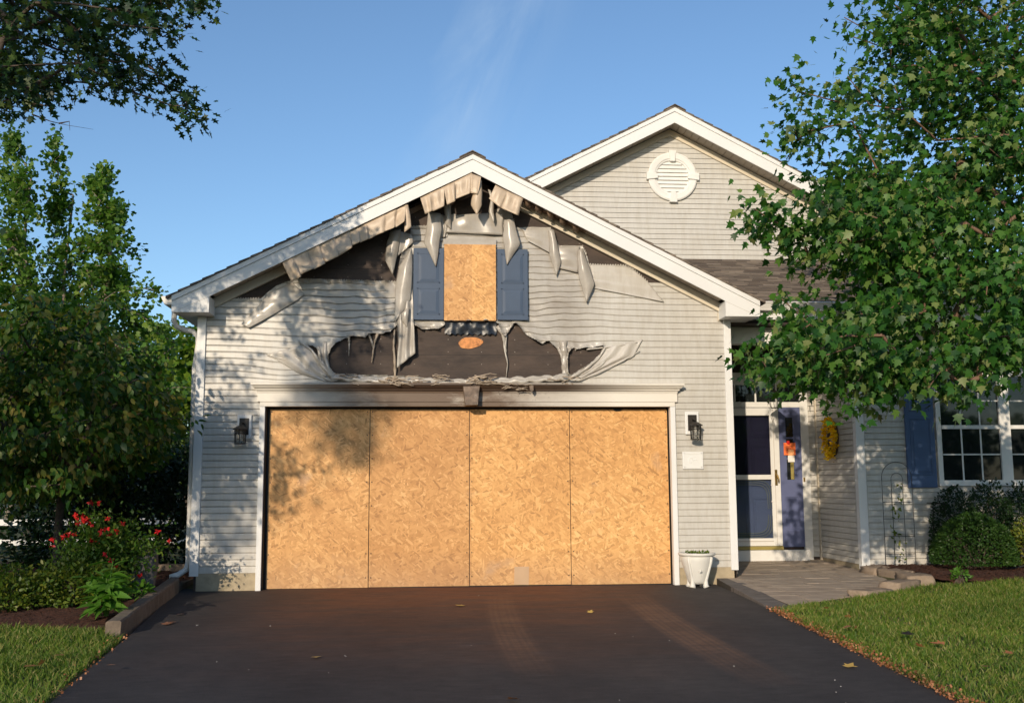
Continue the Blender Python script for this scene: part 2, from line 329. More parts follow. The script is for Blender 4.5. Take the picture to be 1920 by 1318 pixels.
def asphalt():
    m, t, b = mat('driveway_asphalt')
    s = sep(t); X, Y = s.outputs[0], s.outputs[1]
    n = noise_(t, .8, 7, .65, sc=(1, .45, 1)); r = ramp(t, [(.3, (.032, .029, .030)), (.7, (.056, .051, .050))]); t.links.new(n.outputs[0], r.inputs[0]); c = r.outputs[0]
    # rusty run-off stain, plus the boards' warm reflection painted in, before the burnt garage
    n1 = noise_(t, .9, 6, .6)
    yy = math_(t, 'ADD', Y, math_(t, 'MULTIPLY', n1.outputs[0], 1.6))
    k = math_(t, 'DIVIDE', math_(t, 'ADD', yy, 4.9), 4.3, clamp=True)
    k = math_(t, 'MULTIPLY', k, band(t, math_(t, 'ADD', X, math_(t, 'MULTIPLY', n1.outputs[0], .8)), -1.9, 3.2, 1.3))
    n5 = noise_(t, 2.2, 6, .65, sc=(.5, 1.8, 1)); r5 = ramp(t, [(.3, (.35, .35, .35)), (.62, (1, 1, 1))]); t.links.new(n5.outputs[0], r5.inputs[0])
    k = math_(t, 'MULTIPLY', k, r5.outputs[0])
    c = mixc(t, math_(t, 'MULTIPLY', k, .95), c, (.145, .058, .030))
    # dusty tyre tracks
    for x0, y0, x1, y1, wd, st in ((2.15, -.6, 2.05, -6.0, .21, .95), (.72, -.4, .62, -5.8, .18, .7)):
        f_ = math_(t, 'DIVIDE', math_(t, 'SUBTRACT', Y, y0), y1-y0)
        xc = math_(t, 'ADD', math_(t, 'MULTIPLY', f_, x1-x0), x0)
        xc = math_(t, 'ADD', xc, math_(t, 'MULTIPLY', math_(t, 'MULTIPLY', math_(t, 'SUBTRACT', f_, .5), math_(t, 'SUBTRACT', f_, .5)), .35))
        d = math_(t, 'ABSOLUTE', math_(t, 'SUBTRACT', X, xc))
        a = math_(t, 'DIVIDE', math_(t, 'SUBTRACT', wd, d), .08, clamp=True)
        a = math_(t, 'MULTIPLY', a, band(t, f_, 0.0, 1.0, .35))
        st_ = math_(t, 'SINE', math_(t, 'MULTIPLY', d, 120)); a = math_(t, 'MULTIPLY', a, math_(t, 'ADD', math_(t, 'MULTIPLY', st_, .14), .6))
        n6 = noise_(t, 3, 5); a = math_(t, 'MULTIPLY', a, math_(t, 'MULTIPLY', n6.outputs[0], 1.5))
        c = mixc(t, math_(t, 'MULTIPLY', a, st), c, (.22, .115, .065))
    n2 = noise_(t, 2.0, 8, .75, sc=(.5, 1.6, 1)); r2 = ramp(t, [(.6, (0, 0, 0)), (.75, (1, 1, 1))]); t.links.new(n2.outputs[0], r2.inputs[0])
    c = mixc(t, math_(t, 'MULTIPLY', r2.outputs[0], .5), c, (.13, .12, .125))
    nm = noise_(t, 9, 7, .75, sc=(.6, 1.3, 1)); rm = ramp(t, [(.32, (.74, .74, .76)), (.68, (1.28, 1.26, 1.24))]); t.links.new(nm.outputs[0], rm.inputs[0]); c = mixc(t, 1, c, rm.outputs[0], 'MULTIPLY')
    nb = noise_(t, .45, 4, .6); rb_ = ramp(t, [(.35, (.86, .86, .88)), (.65, (1.2, 1.17, 1.14))]); t.links.new(nb.outputs[0], rb_.inputs[0]); c = mixc(t, 1, c, rb_.outputs[0], 'MULTIPLY')
    n3 = noise_(t, 120, 3, .6); r3 = ramp(t, [(.3, (.62, .62, .62)), (.75, (1.5, 1.5, 1.5))]); t.links.new(n3.outputs[0], r3.inputs[0])
    c = mixc(t, 1, c, r3.outputs[0], 'MULTIPLY')
    t.links.new(c, b.inputs['Base Color']); b.inputs['Roughness'].default_value = .8; b.inputs['Specular IOR Level'].default_value = .25
    bump(t, b, n3.outputs[0], .5, .004)
    return m
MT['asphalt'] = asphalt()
MT['lawn'] = simple('lawn_soil', (.085, .085, .028), .95, .35, 9, bmp=.5, bscale=30)
MT['mulch'] = simple('shredded_bark_mulch', (.075, .028, .015), .95, .5, 35, bmp=1, bscale=60)
MT['paver'] = simple('tan_paver', (.36, .29, .225), .85, .16, 5, dirt=((.13, .10, .08), .58, 3), bmp=.3, bscale=60)
MT['joint'] = simple('paver_joint_sand', (.05, .04, .03), .95, .2, 30)
MT['border'] = simple('grey_border_paver', (.13, .115, .105), .85, .2, 8, bmp=.3, bscale=60)

# ------------------------------------------------------------------ mesh helpers
EACH = {'screw', 'keystone', 'corner_board', 'foundation', 'door_casing', 'frieze_board', 'rake_fascia', 'rake_trim', 'fascia_seam', 'buckled_soffit', 'garage_wall', 'rear_wall', 'rail', 'melted_siding_fold', 'entry_casing', 'wing_wall', 'keystone_block', 'sooty_frieze', 'clip', 'eave_return', 'crossbar', 'arch'}
class MB:
    def __init__(s): s.v = []; s.f = []; s.g = []
    def add(s, vs, fs):
        o = len(s.v); s.g.append((o, len(s.f))); s.v += [tuple(float(c) for c in v) for v in vs]; s.f += [tuple(i+o for i in f) for f in fs]; return s
    def box(s, a, b):
        x0, y0, z0 = [min(p, q) for p, q in zip(a, b)]; x1, y1, z1 = [max(p, q) for p, q in zip(a, b)]
        return s.add([(x0, y0, z0), (x1, y0, z0), (x1, y1, z0), (x0, y1, z0), (x0, y0, z1), (x1, y0, z1), (x1, y1, z1), (x0, y1, z1)],
                     [(0, 3, 2, 1), (4, 5, 6, 7), (0, 1, 5, 4), (1, 2, 6, 5), (2, 3, 7, 6), (3, 0, 4, 7)])
    def prism(s, poly, y0, y1):
        """xz polygon (counter-clockwise seen from the front) extruded in y"""
        n = len(poly); v = [(x, y0, z) for x, z in poly] + [(x, y1, z) for x, z in poly]
        f = [tuple(range(n)), tuple(range(2*n-1, n-1, -1))] + [(i, i+n, (i+1) % n+n, (i+1) % n) for i in range(n)]
        return s.add(v, f)
    def prismz(s, poly, z0, z1):
        n = len(poly); zt = z1 if callable(z1) else (lambda x, y: z1)
        v = [(x, y, z0) for x, y in poly] + [(x, y, zt(x, y)) for x, y in poly]
        f = [tuple(range(n-1, -1, -1)), tuple(range(n, 2*n))] + [(i, (i+1) % n, (i+1) % n+n, i+n) for i in range(n)]
        return s.add(v, f)
    def quad(s, a, b, c, d): return s.add([a, b, c, d], [(0, 1, 2, 3)])
    def tube(s, pts, rad, k=6, flat=1.0, cap=True):
        pts = [np.array(p, float) for p in pts]; n = len(pts)
        if not hasattr(rad, '__len__'): rad = [rad]*n
        vs = []; ref = np.array([0.13, 0.97, 0.2])
        for i, p in enumerate(pts):
            d = pts[min(i+1, n-1)] - pts[max(i-1, 0)]; L_ = np.linalg.norm(d); d = d/L_ if L_ > 1e-9 else np.array([0, 0, 1.])
            a = np.cross(d, ref); la = np.linalg.norm(a)
            if la < .1: a = np.cross(d, [1, 0, 0]); la = np.linalg.norm(a)
            a /= la; b = np.cross(d, a)
            for j in range(k):
                t = 2*PI*j/k; vs.append(p + rad[i]*(a*math.cos(t) + b*math.sin(t)*flat))
        fs = [(i*k+j, i*k+(j+1) % k, (i+1)*k+(j+1) % k, (i+1)*k+j) for i in range(n-1) for j in range(k)]
        if cap: fs += [tuple(range(k-1, -1, -1)), tuple(range((n-1)*k, n*k))]
        return s.add(vs, fs)
    def lathe(s, prof, c, k=32, lobes=0, amp=0):
        vs = []
        for r, z in prof:
            for j in range(k):
                t = 2*PI*j/k; q = r*(1+amp*math.cos(lobes*t)) if lobes else r
                vs.append((c[0]+q*math.cos(t), c[1]+q*math.sin(t), c[2]+z))
        n = len(prof)
        return s.add(vs, [(i*k+j, i*k+(j+1) % k, (i+1)*k+(j+1) % k, (i+1)*k+j) for i in range(n-1) for j in range(k)])
    def build(s, name, m, parent=None, smooth=False, bevel=0, solid=0, **k):
        if name in EACH and len(s.g) > 1:
            g = s.g+[(len(s.v), len(s.f))]; r = None
            for (a, fa), (c, fc) in zip(g, g[1:]):
                me = bpy.data.meshes.new(name); me.from_pydata(s.v[a:c], [], [tuple(i-a for i in f) for f in s.f[fa:fc]]); me.update()
                r = link(name, me, m, parent, smooth, bevel, solid, **k)
            return r
        me = bpy.data.meshes.new(name); me.from_pydata(s.v, [], s.f); me.update()
        return link(name, me, m, parent, smooth, bevel, solid, **k)
def link(name, me, m, parent=None, smooth=False, bevel=0, solid=0, fixn=True, **k):
    if fixn and len(me.polygons) < 60000 and not solid:
        bm = bmesh.new(); bm.from_mesh(me); bmesh.ops.recalc_face_normals(bm, faces=bm.faces); bm.to_mesh(me); bm.free()
    o = bpy.data.objects.new(name, me); COL.objects.link(o)
    ms = m if isinstance(m, (list, tuple)) else [m]
    for x in ms: me.materials.append(MT[x] if isinstance(x, str) else x)
    if parent is not None: o.parent = parent; o.matrix_parent_inverse = Matrix.Translation(parent.matrix_basis.translation).inverted()
    if smooth: me.polygons.foreach_set('use_smooth', [True]*len(me.polygons))
    if bevel:
        b = o.modifiers.new('bevel', 'BEVEL'); b.width = bevel; b.segments = 2; b.limit_method = 'ANGLE'
    if solid:
        b = o.modifiers.new('solid', 'SOLIDIFY'); b.thickness = solid; b.offset = 0
    for a, v in k.items(): o[a] = v
    return o
def npmesh(name, V, T, m, parent=None, smooth=False, fixn=False, **k):
    """V (n,3) verts, T (m,c) faces of equal size"""
    me = bpy.data.meshes.new(name); V = np.asarray(V, np.float32); T = np.asarray(T, np.int32); c = T.shape[1]
    me.vertices.add(len(V)); me.vertices.foreach_set('co', V.ravel())
    me.loops.add(T.size); me.loops.foreach_set('vertex_index', T.ravel())
    me.polygons.add(len(T)); me.polygons.foreach_set('loop_start', np.arange(0, T.size, c, dtype=np.int32)); me.polygons.foreach_set('loop_total', np.full(len(T), c, np.int32))
    me.update(calc_edges=True)
    return link(name, me, m, parent, smooth, fixn=fixn, **k)
def thing(name, label, cat, loc=(0, 0, 0), group=None):
    o = bpy.data.objects.new(name, None); COL.objects.link(o); o.empty_display_size = .2; o.location = loc
    o['label'] = label; o['category'] = cat
    if group: o['group'] = group
    return o
def tag(o, label, cat, group=None):
    o['label'] = label; o['category'] = cat
    if group: o['group'] = group
    return o
def struct(o): o['kind'] = 'structure'; return o

# ------------------------------------------------------------------ ground, driveway, walk
DL = [(-2.95, .30), (-2.72, -1.5), (-2.46, -3.5), (-2.30, -5.0), (-2.10, -6.5), (-1.95, -9), (-1.95, -20)]
DR = [(3.42, .0), (3.36, -1.2), (3.28, -2.35), (3.19, -3.6), (3.10, -4.8), (2.97, -6.5), (2.9, -9), (2.9, -20)]
def lawn_z(x, y):
    x = np.asarray(x, float); y = np.asarray(y, float)
    r = np.clip((x-3.3)/3.2, 0, 1)*np.clip((y+6)/5.5, 0, 1)*.13
    l = np.clip((-2.5-x)/2.5, 0, 1)*.10
    return r + l + .012*np.sin(x*1.7+y)*np.sin(y*1.3)
# ground sheet: coarse far, fine near
gx = np.concatenate([[-600, -200, -80, -40], np.arange(-24, 24.1, .5), [40, 80, 200, 600]])
gy = np.concatenate([[-400, -150, -60], np.arange(-24, 30.1, .5), [45, 80, 200, 700]])
GX, GY = np.meshgrid(gx, gy); GZ = lawn_z(GX, GY) - .02
inside = (GX > -2.9) & (GX < 3.6) & (GY < 2.3) ; GZ[inside] = -.06
V = np.stack([GX, GY, GZ], -1).reshape(-1, 3); nx = len(gx)
Tq = [(j*nx+i, j*nx+i+1, (j+1)*nx+i+1, (j+1)*nx+i) for j in range(len(gy)-1) for i in range(nx-1)]
struct(npmesh('ground', V, Tq, 'lawn', smooth=True))
b = MB(); poly = DL + DR[::-1]
b.prismz([(x, y) for x, y in DL] + [(x, y) for x, y in DR[::-1]], -.08, 0.0)
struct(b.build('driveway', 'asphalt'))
struct(MB().prismz([(-60, -20), (60, -20), (60, -27), (-60, -27)][::-1], -.1, .004).build('road', 'asphalt'))
# sloped paver walk
def wz(x, y): return max(0.004, .008 + .026*(y+2.35))
walk_poly = [(3.44, .02), (3.30, -2.33), (3.78, -2.05), (4.4, -1.66), (4.9, -1.22), (5.25, -.80), (5.42, -.28), (5.5, .45), (5.5, 1.95), (3.70, 1.95), (3.70, .02)]
b = MB(); b.prismz(walk_poly, -.08, lambda x, y: wz(x, y)-.006)
struct(b.build('walkway_bed', 'joint'))
def clip(poly, a, b_, c):
    """keep a*x+b*y<=c"""
    o = []
    for i in range(len(poly)):
        p, q = poly[i], poly[(i+1) % len(poly)]; fp = a*p[0]+b_*p[1]-c; fq = a*q[0]+b_*q[1]-c
        if fp <= 0: o.append(p)
        if fp*fq < 0: t = fp/(fp-fq); o.append((p[0]+t*(q[0]-p[0]), p[1]+t*(q[1]-p[1])))
    return o
def inpoly(pt, poly):
    x, y = pt; r = False; n = len(poly)
    for i in range(n):
        x0, y0 = poly[i]; x1, y1 = poly[(i+1) % n]
        if (y0 > y) != (y1 > y) and x < (x1-x0)*(y-y0)/(y1-y0)+x0: r = not r
    return r
b = MB()
def paver(bx, x0, y0, x1, y1, ang=0):
    g = .0055; cs = [(x0+g, y0+g), (x1-g, y0+g), (x1-g, y1-g), (x0+g, y1-g)]
    ca, sa = math.cos(ang), math.sin(ang); cs = [(3.4+(x-3.4)*ca-(y+2)*sa, -2+(x-3.4)*sa+(y+2)*ca) for x, y in cs]
    for (px0, py0), (px1, py1) in zip(walk_poly[1:9], walk_poly[2:10]):     # trim to the curved edge
        nx_, ny_ = (py1-py0), -(px1-px0)
        if len(cs) > 2: cs = clip(cs, nx_, ny_, nx_*px0+ny_*py0)
    if len(cs) < 3: return
    h = random.uniform(-.0015, .0025); z = lambda x, y: wz(x, y)+h
    n = len(cs); v = [(x, y, wz(x, y)-.03) for x, y in cs] + [(x, y, z(x, y)) for x, y in cs]
    bx.add(v, [tuple(range(n, 2*n))] + [(i, (i+1) % n, (i+1) % n+n, i+n) for i in range(n)])
U = .155
occ = {}
for j in range(-2, 36):
    for i in range(-3, 22):
        if (i, j) in occ: continue
        w_, h_ = random.choice([(2, 1), (3, 2), (2, 2), (1, 1), (3, 2), (2, 1), (4, 2)])
        while w_ > 1 and any((i+a, j+c) in occ for a in range(w_) for c in range(h_)): w_ -= 1
        if any((i+a, j+c) in occ for a in range(w_) for c in range(h_)): h_ = 1
        for a in range(w_):
            for c in range(h_): occ[(i+a, j+c)] = 1
        x0 = 3.56+i*U; y0 = -2.6+j*U
        if x0 < 3.55: 
            w_ = w_ - max(0, round((3.56-x0)/U)); x0 = 3.56
            if w_ <= 0: continue
        paver(b, x0, y0, x0+w_*U, y0+h_*U)
struct(b.build('walkway', 'paver', bevel=.004))
b = MB()
for k in range(11):
    y0 = -2.36+k*.215; x0 = 3.295 + (y0+2.35)*.062; 
    b.add([(x0, y0+.005, -.02), (x0+.23, y0+.03, -.02), (x0+.24, y0+.235, -.02), (x0+.013, y0+.21, -.02), (x0, y0+.005, wz(x0, y0)+.001), (x0+.23, y0+.03, wz(x0, y0)+.001), (x0+.24, y0+.235, wz(x0, y0+.2)+.001), (x0+.013, y0+.21, wz(x0, y0+.2)+.001)],
          [(4, 5, 6, 7), (0, 1, 5, 4), (1, 2, 6, 5), (2, 3, 7, 6), (3, 0, 4, 7)])
struct(b.build('walkway_border', 'border', bevel=.004))
def vec_inside(X, Z, poly):
    r = np.zeros(X.shape, bool); n = len(poly)
    for i in range(n):
        x0, y0 = poly[i]; x1, y1 = poly[(i+1) % n]
        if y0 == y1: continue
        c = ((y0 > Z) != (y1 > Z)) & (X < (x1-x0)*(Z-y0)/(y1-y0)+x0); r ^= c
    return r
def vec_dist(X, Z, poly):
    d = np.full(X.shape, 9.0); n = len(poly)
    for i in range(n):
        x0, y0 = poly[i]; x1, y1 = poly[(i+1) % n]; dx, dy = x1-x0, y1-y0; l = dx*dx+dy*dy+1e-12
        t = np.clip(((X-x0)*dx+(Z-y0)*dy)/l, 0, 1); d = np.minimum(d, np.hypot(X-x0-t*dx, Z-y0-t*dy))
    return d
# mulch beds
def bed(name, poly, zf, dens, seed):
    r = np.random.default_rng(seed); st = .06
    ux = np.arange(min(p[0] for p in poly), max(p[0] for p in poly)+st, st); uy = np.arange(min(p[1] for p in poly), max(p[1] for p in poly)+st, st)
    X, Y = np.meshgrid(ux, uy); ins = vec_inside(X[:-1, :-1]+st/2, Y[:-1, :-1]+st/2, poly)
    d = vec_dist(X, Y, poly); Z = np.vectorize(zf)(X, Y)-.05*np.exp(-d/.05)+.010*r.normal(size=X.shape)
    jj, ii = np.nonzero(ins); nX = len(ux); T = np.stack([jj*nX+ii, jj*nX+ii+1, (jj+1)*nX+ii+1, (jj+1)*nX+ii], -1)
    u_ = np.unique(T); mm_ = np.full(X.size, -1); mm_[u_] = np.arange(len(u_)); V = np.stack([X, Y, Z], -1).reshape(-1, 3)[u_]
    o = struct(npmesh(name, V, mm_[T], 'mulch', smooth=True))
    xs = [p[0] for p in poly]; ys = [p[1] for p in poly]; A = (max(xs)-min(xs))*(max(ys)-min(ys)); n = int(A*dens)
    P = np.stack([r.uniform(min(xs), max(xs), n), r.uniform(min(ys), max(ys), n)], -1)
    P = np.array([p for p in P if inpoly(p, poly)])
    tmpl = np.array([[-.5, -.12, 0], [.5, -.1, .0], [.45, .12, .02], [-.45, .1, .02]]); Z = np.array([zf(x, y) for x, y in P])+.008
    sz = r.uniform(.015, .05, len(P)); yaw = r.uniform(0, 2*PI, len(P)); til = r.uniform(-.5, .5, len(P))
    V = np.einsum('k,ij->kij', sz, tmpl); c, s = np.cos(yaw), np.sin(yaw)
    x = V[..., 0]*c[:, None]-V[..., 1]*s[:, None]; y = V[..., 0]*s[:, None]+V[..., 1]*c[:, None]; z = V[..., 2]+V[..., 0]*til[:, None]
    V = np.stack([x+P[:, :1], y+P[:, 1:2], z+Z[:, None]], -1).reshape(-1, 3)
    T = np.arange(len(V)).reshape(-1, 4)
    c = npmesh(name+'_chips', V, T, 'mulch'); c['kind'] = 'stuff'; c['label'] = 'shredded brown bark mulch'; c['category'] = 'mulch'
    return o
bedR = [(5.52, .55), (5.52, .15), (5.66, -.5), (5.66, -.95), (6.1, -1.05), (6.6, -1.12), (7.4, -1.2), (8.4, -1.25), (10.5, -1.3), (10.5, .62), (5.52, .62)]
bed('mulch_bed', bedR, lambda x, y: .135+.02*min(1, max(0, y+1.2)), 900, 3)
bedL = [(-2.95, 2.6), (-2.95, .3), (-2.80, -1.3), (-2.62, -3.0), (-2.72, -3.15), (-3.1, -3.05), (-3.7, -3.0), (-4.6, -2.8), (-6.5, -2.7), (-9, -2.6), (-9, 2.6)]
bed('mulch_bed_by_garage', bedL[::-1], lambda x, y: float(lawn_z(x, y))+.012+.06*min(1, max(0, (y+2.9)/1.2)), 350, 4)

# ------------------------------------------------------------------ siding generator
CO = .0762
def siding(frame, z0, z1, uspan, m, name, parent, lip=.012, gap=.0105):
    """frame(u,d,z)->xyz ; uspan(z)->list of (u0,u1) at that height"""
    b = MB(); k = 0; z = z0
    while z < z1-1e-4:
        zt = min(z+CO, z1)
        for (u0, u1), (t0, t1) in zip(uspan(z+.001), uspan(zt-.001)):
            if u1 <= u0: continue
            if t1 <= t0: t0 = t1 = (t0+t1)/2
            zg = zt-gap
            b.quad(frame(u0, -lip, z), frame(u1, -lip, z), frame(t1, -.003, zg), frame(t0, -.003, zg))
            b.quad(frame(t0, -.003, zg), frame(t1, -.003, zg), frame(t1, .012, zg), frame(t0, .012, zg))
            b.quad(frame(t0, .012, zg), frame(t1, .012, zg), frame(t1, .012, zt), frame(t0, .012, zt))
            b.quad(frame(u0, .012, z), frame(u1, .012, z), frame(u1, -lip, z), frame(u0, -lip, z))
        z = zt
    return b.build(name, m, parent, fixn=False)

# ------------------------------------------------------------------ THE HOUSE
house = thing('house', 'grey vinyl sided house with a fire damaged garage gable and boarded up garage door', 'house', (.48, 0, 0))
GL, GR, RX, SL = -2.733, 3.694, .486, .507     # garage walls, ridge x, slope
ZR = 5.201                                      # ridge top at the front
def groof(x): return ZR - SL*abs(x-RX)          # top of shingles
def gsoff(x): return groof(x) - .205            # rake soffit underside
OPL, OPR, OPT = -1.961, 2.916, 2.128            # garage door opening
# -- sheathing walls
b = MB()
b.prism([(GL, .0), (OPL-.05, .0), (OPL-.05, OPT+.06), (OPR+.05, OPT+.06), (OPR+.05, 0), (GR, 0), (GR, gsoff(GR)), (RX, gsoff(RX)), (GL, gsoff(GL))], .012, .14)
b.build('gable_sheathing', 'felt', house)
MB().box((GL+.03, -.004, -.05), (OPL-.06, .011, .2)).box((OPR+.06, -.004, -.05), (GR-.035, .011, .2)).box((GR-.05, .012, -.05), (GR-.01, 1.95, .16)).box((GL+.03, .012, -.05), (GL+.1, 7, .2)).build('foundation', 'concrete', house)
# left side wall
siding(lambda u, d, z: (GL+d, u, z), .2, gsoff(GL)+.05, lambda z: [(0, 7)], 'siding', 'garage_side_siding', house)
siding(lambda u, d, z: (GR-d, u, z), .12, 3.2, lambda z: [(0.02, 1.95)], 'siding', 'porch_side_siding', house)
MB().box((GL+.01, 0.15, 0), (GL+.1, 7, 3.3)).box((GR-.1, .15, 0), (GR-.01, 7, 3.3)).box((GL, 6.9, 0), (GR, 7, 3.3)).build('garage_wall', 'siding', house)

# -- front siding, finely gridded so it can sag, bulge and tear
def px(poly, Y=0.0):
    return [tuple(at(x, y, Y)[[0, 2]]) for x, y in poly]
# upper edge of the surviving siding (photo survey): everything above, up to the rake, is bare sheathing
TOPL = px([(446, 560), (489, 560), (504, 547), (518, 536), (548, 525), (573, 524), (743, 529), (752, 478), (762, 470), (772, 462), (768, 450), (770, 425), (803, 424), (806, 420), (836, 404), (852, 402), (862, 405), (890, 403), (906, 402), (916, 404), (922, 393), (946, 391), (960, 400), (966, 427), (1008, 426), (1031, 427), (1040, 441), (1048, 461), (1091, 461), (1100, 478), (1105, 496), (1171, 498), (1189, 507), (1216, 530), (1240, 531)])
HOLE1 = [(GL-.5, 2.9)] + [(x, z) for x, z in TOPL][:0]
up = [(TOPL[0][0]-.3, TOPL[0][1]-.0)] + TOPL + [(TOPL[-1][0]+.3, TOPL[-1][1]), (TOPL[-1][0]+.3, 6), (TOPL[0][0]-.3, 6)]
low = px([(619, 688), (616, 667), (621, 656), (630, 645), (646, 636), (664, 631), (686, 634), (692, 628), (701, 625), (718, 627), (733, 622), (743, 612), (760, 600), (779, 612), (790, 619), (803, 618), (822, 618), (834, 610), (836, 603), (926, 603), (934, 609), (936, 622), (943, 630), (948, 632), (955, 615), (961, 608), (967, 607), (974, 615), (981, 624), (996, 635), (1007, 642), (1017, 646), (1023, 641), (1029, 640), (1034, 647), (1041, 652), (1048, 660), (1052, 672), (1054, 690), (1053, 703), (1014, 707), (960, 709), (923, 709), (850, 713), (820, 711), (759, 705), (701, 703), (637, 703), (626, 698)])
low2 = px([(1064, 700), (1063, 675), (1065, 663), (1070, 656), (1076, 653), (1079, 658), (1083, 655), (1100, 653), (1130, 649), (1124, 664), (1110, 678), (1087, 693), (1070, 703)])
low3 = px([(577, 647), (588, 650), (597, 656), (601, 666), (603, 684), (594, 670), (584, 657)])
HOLES = [up, low, low2, low3]
def gauss(X, Z, cx, cz, sx, sz): return np.exp(-((X-cx)/sx)**2-((Z-cz)/sz)**2)
us = np.concatenate([np.arange(GL+.005, -2.35, .09), np.arange(-2.35, 3.05, .0125), np.arange(3.05, GR-.004, .09), [GR-.004]])
rows = []; zb = .2018; k = 0
while zb < 4.98:
    for fr, d in ((0, .0062), (.15, .006), (.3, .0056), (.45, .0052), (.6, .0048), (.76, .0044), (.938, .004), (.941, -.005), (.998, -.005)):
        rows.append((zb+fr*CO, d, k % 3))
    zb += CO; k += 1
WW = np.array([r[0] for r in rows]); DD = np.array([r[1] for r in rows])
Ug, Wg = np.meshgrid(us, WW); Dg = np.repeat(DD[:, None], len(us), 1); Kg = np.repeat(np.array([r[2] for r in rows])[:, None], len(us), 1)
dam = np.clip(gauss(Ug, Wg, .25, 3.15, 1.75, 1.0)*1.5-.2, 0, 1)*np.clip((Wg-2.35)/.25, 0, 1)
sag = np.zeros_like(Ug)
for (cx, cz, sx, sz, a) in ((-1.35, 3.05, .75, .30, -.045), (-.95, 2.72, .55, .22, -.05), (1.6, 2.75, .7, .25, -.05), (1.75, 3.2, .7, .35, .03), (-1.75, 2.62, .35, .16, -.06), (2.15, 2.62, .35, .14, .03), (.35, 4.4, .5, .12, .02), (-.75, 3.4, .5, .25, -.03), (-1.5, 3.35, .5, .12, .025), (1.3, 3.55, .4, .2, -.03)):
    sag += a*gauss(Ug, Wg, cx, cz, sx, sz)
sag += dam*(.014*np.sin(Ug*5.3+Wg*9)+.008*np.sin(Ug*13+Wg*4)+.006*np.sin(Ug*23-Wg*17))
# slot-like course lines open up where the vinyl buckled
open_ = 1 + 1.7*dam*np.clip(np.sin(Ug*2.9+Wg*3.1)+.35, 0, 1)
flat = np.clip(dam*4, 0, 1)*np.where(Ug < .4, 1.0, .62)*(Kg != 0)*np.clip(.8+.5*np.sin(Ug*2.3+Wg*4), 0, 1)
Dg = Dg*(1-flat) + .0062*flat
bul = dam*(.012*(np.sin(Ug*3.1+Wg*6)+1)+.007*(np.sin(Ug*7.7-Wg*5)+1)+.004*np.sin(Ug*19+Wg*26)) + .0015*np.sin(Ug*1.7+Wg*2.3)*np.sin(Wg*.9)
Xw = Ug + dam*.01*np.sin(Wg*21+Ug*3); Zw = Wg + sag
hd = np.minimum.reduce([vec_dist(Xw, Zw, h) for h in HOLES])
curl = .030*np.exp(-hd/.022)*(1.1+np.sin(Xw*31)+.6*np.sin(Xw*57+Zw*40))*np.clip(dam*3, 0, 1)
Yw = -(np.where(Dg > 0, Dg*open_, Dg) + bul*(1-.25*(Dg < 0)) + np.clip(curl, -.004, .08))
nU = len(us)
Xc = (Xw[:-1, :-1]+Xw[1:, 1:])/2; Zc = (Zw[:-1, :-1]+Zw[1:, 1:])/2
drop = np.zeros(Xc.shape, bool)
for h in HOLES: drop |= vec_inside(Xc, Zc, h)
drop |= Zc > (ZR - SL*np.abs(Xc-RX) - .21)
drop |= (Xc > OPL-.02) & (Xc < OPR+.02) & (Zc < OPT+.02)
jj, ii = np.nonzero(~drop)
Tg = np.stack([jj*nU+ii, jj*nU+ii+1, (jj+1)*nU+ii+1, (jj+1)*nU+ii], -1)
def near_edge(X, Z, poly):
    bx_, bz_, bd = X.copy(), Z.copy(), np.full(X.shape, 9.0); n = len(poly)
    for i in range(n):
        x0, y0 = poly[i]; x1, y1 = poly[(i+1) % n]; dx, dy = x1-x0, y1-y0; l = dx*dx+dy*dy+1e-12
        t = np.clip(((X-x0)*dx+(Z-y0)*dy)/l, 0, 1); qx, qz = x0+t*dx, y0+t*dy; d = np.hypot(X-qx, Z-qz); m_ = d < bd
        bx_[m_] = qx[m_]; bz_[m_] = qz[m_]; bd[m_] = d[m_]
    return bx_, bz_, bd
for h in HOLES:
    isin = vec_inside(Xw, Zw, h); qx, qz, qd = near_edge(Xw, Zw, h); m_ = isin & (qd < .04); Xw = np.where(m_, qx, Xw); Zw = np.where(m_, qz, Zw)
Vg = np.stack([Xw, Yw, Zw], -1).reshape(-1, 3)
used = np.unique(Tg); mp_ = np.full(len(Vg), -1); mp_[used] = np.arange(len(used))
npmesh('front_siding', Vg[used], mp_[Tg], 'burnt', house, label='front vinyl siding, warped, sagging and torn open by heat above the garage door')
# frayed pale nailing hem along the torn upper edges
def hem(pts, name='nailing_hem'):
    b = MB()
    for (x0, z0), (x1, z1) in zip(pts, pts[1:]):
        L_ = math.hypot(x1-x0, z1-z0); n = max(1, int(L_/.03))
        for i in range(n):
            a, c = i/n+.06/n, (i+.55)/n
            xa, za, xb, zb_ = x0+(x1-x0)*a, z0+(z1-z0)*a, x0+(x1-x0)*c, z0+(z1-z0)*c
            y = -.022-.012*math.sin(xa*11)
            b.add([(xa, y, za-.012), (xb, y, zb_-.012), (xb, y-.004, zb_+.008+random.uniform(-.004, .004)), (xa, y-.004, za+.008)], [(0, 1, 2, 3)])
    return b
for a, c in ((0, 2), (4, 7), (30, 34), (11, 13), (25, 27), (28, 30)):
    h_ = hem(TOPL[a:c]); h_.build('nailing_hem', 'sheet', house, solid=.002)

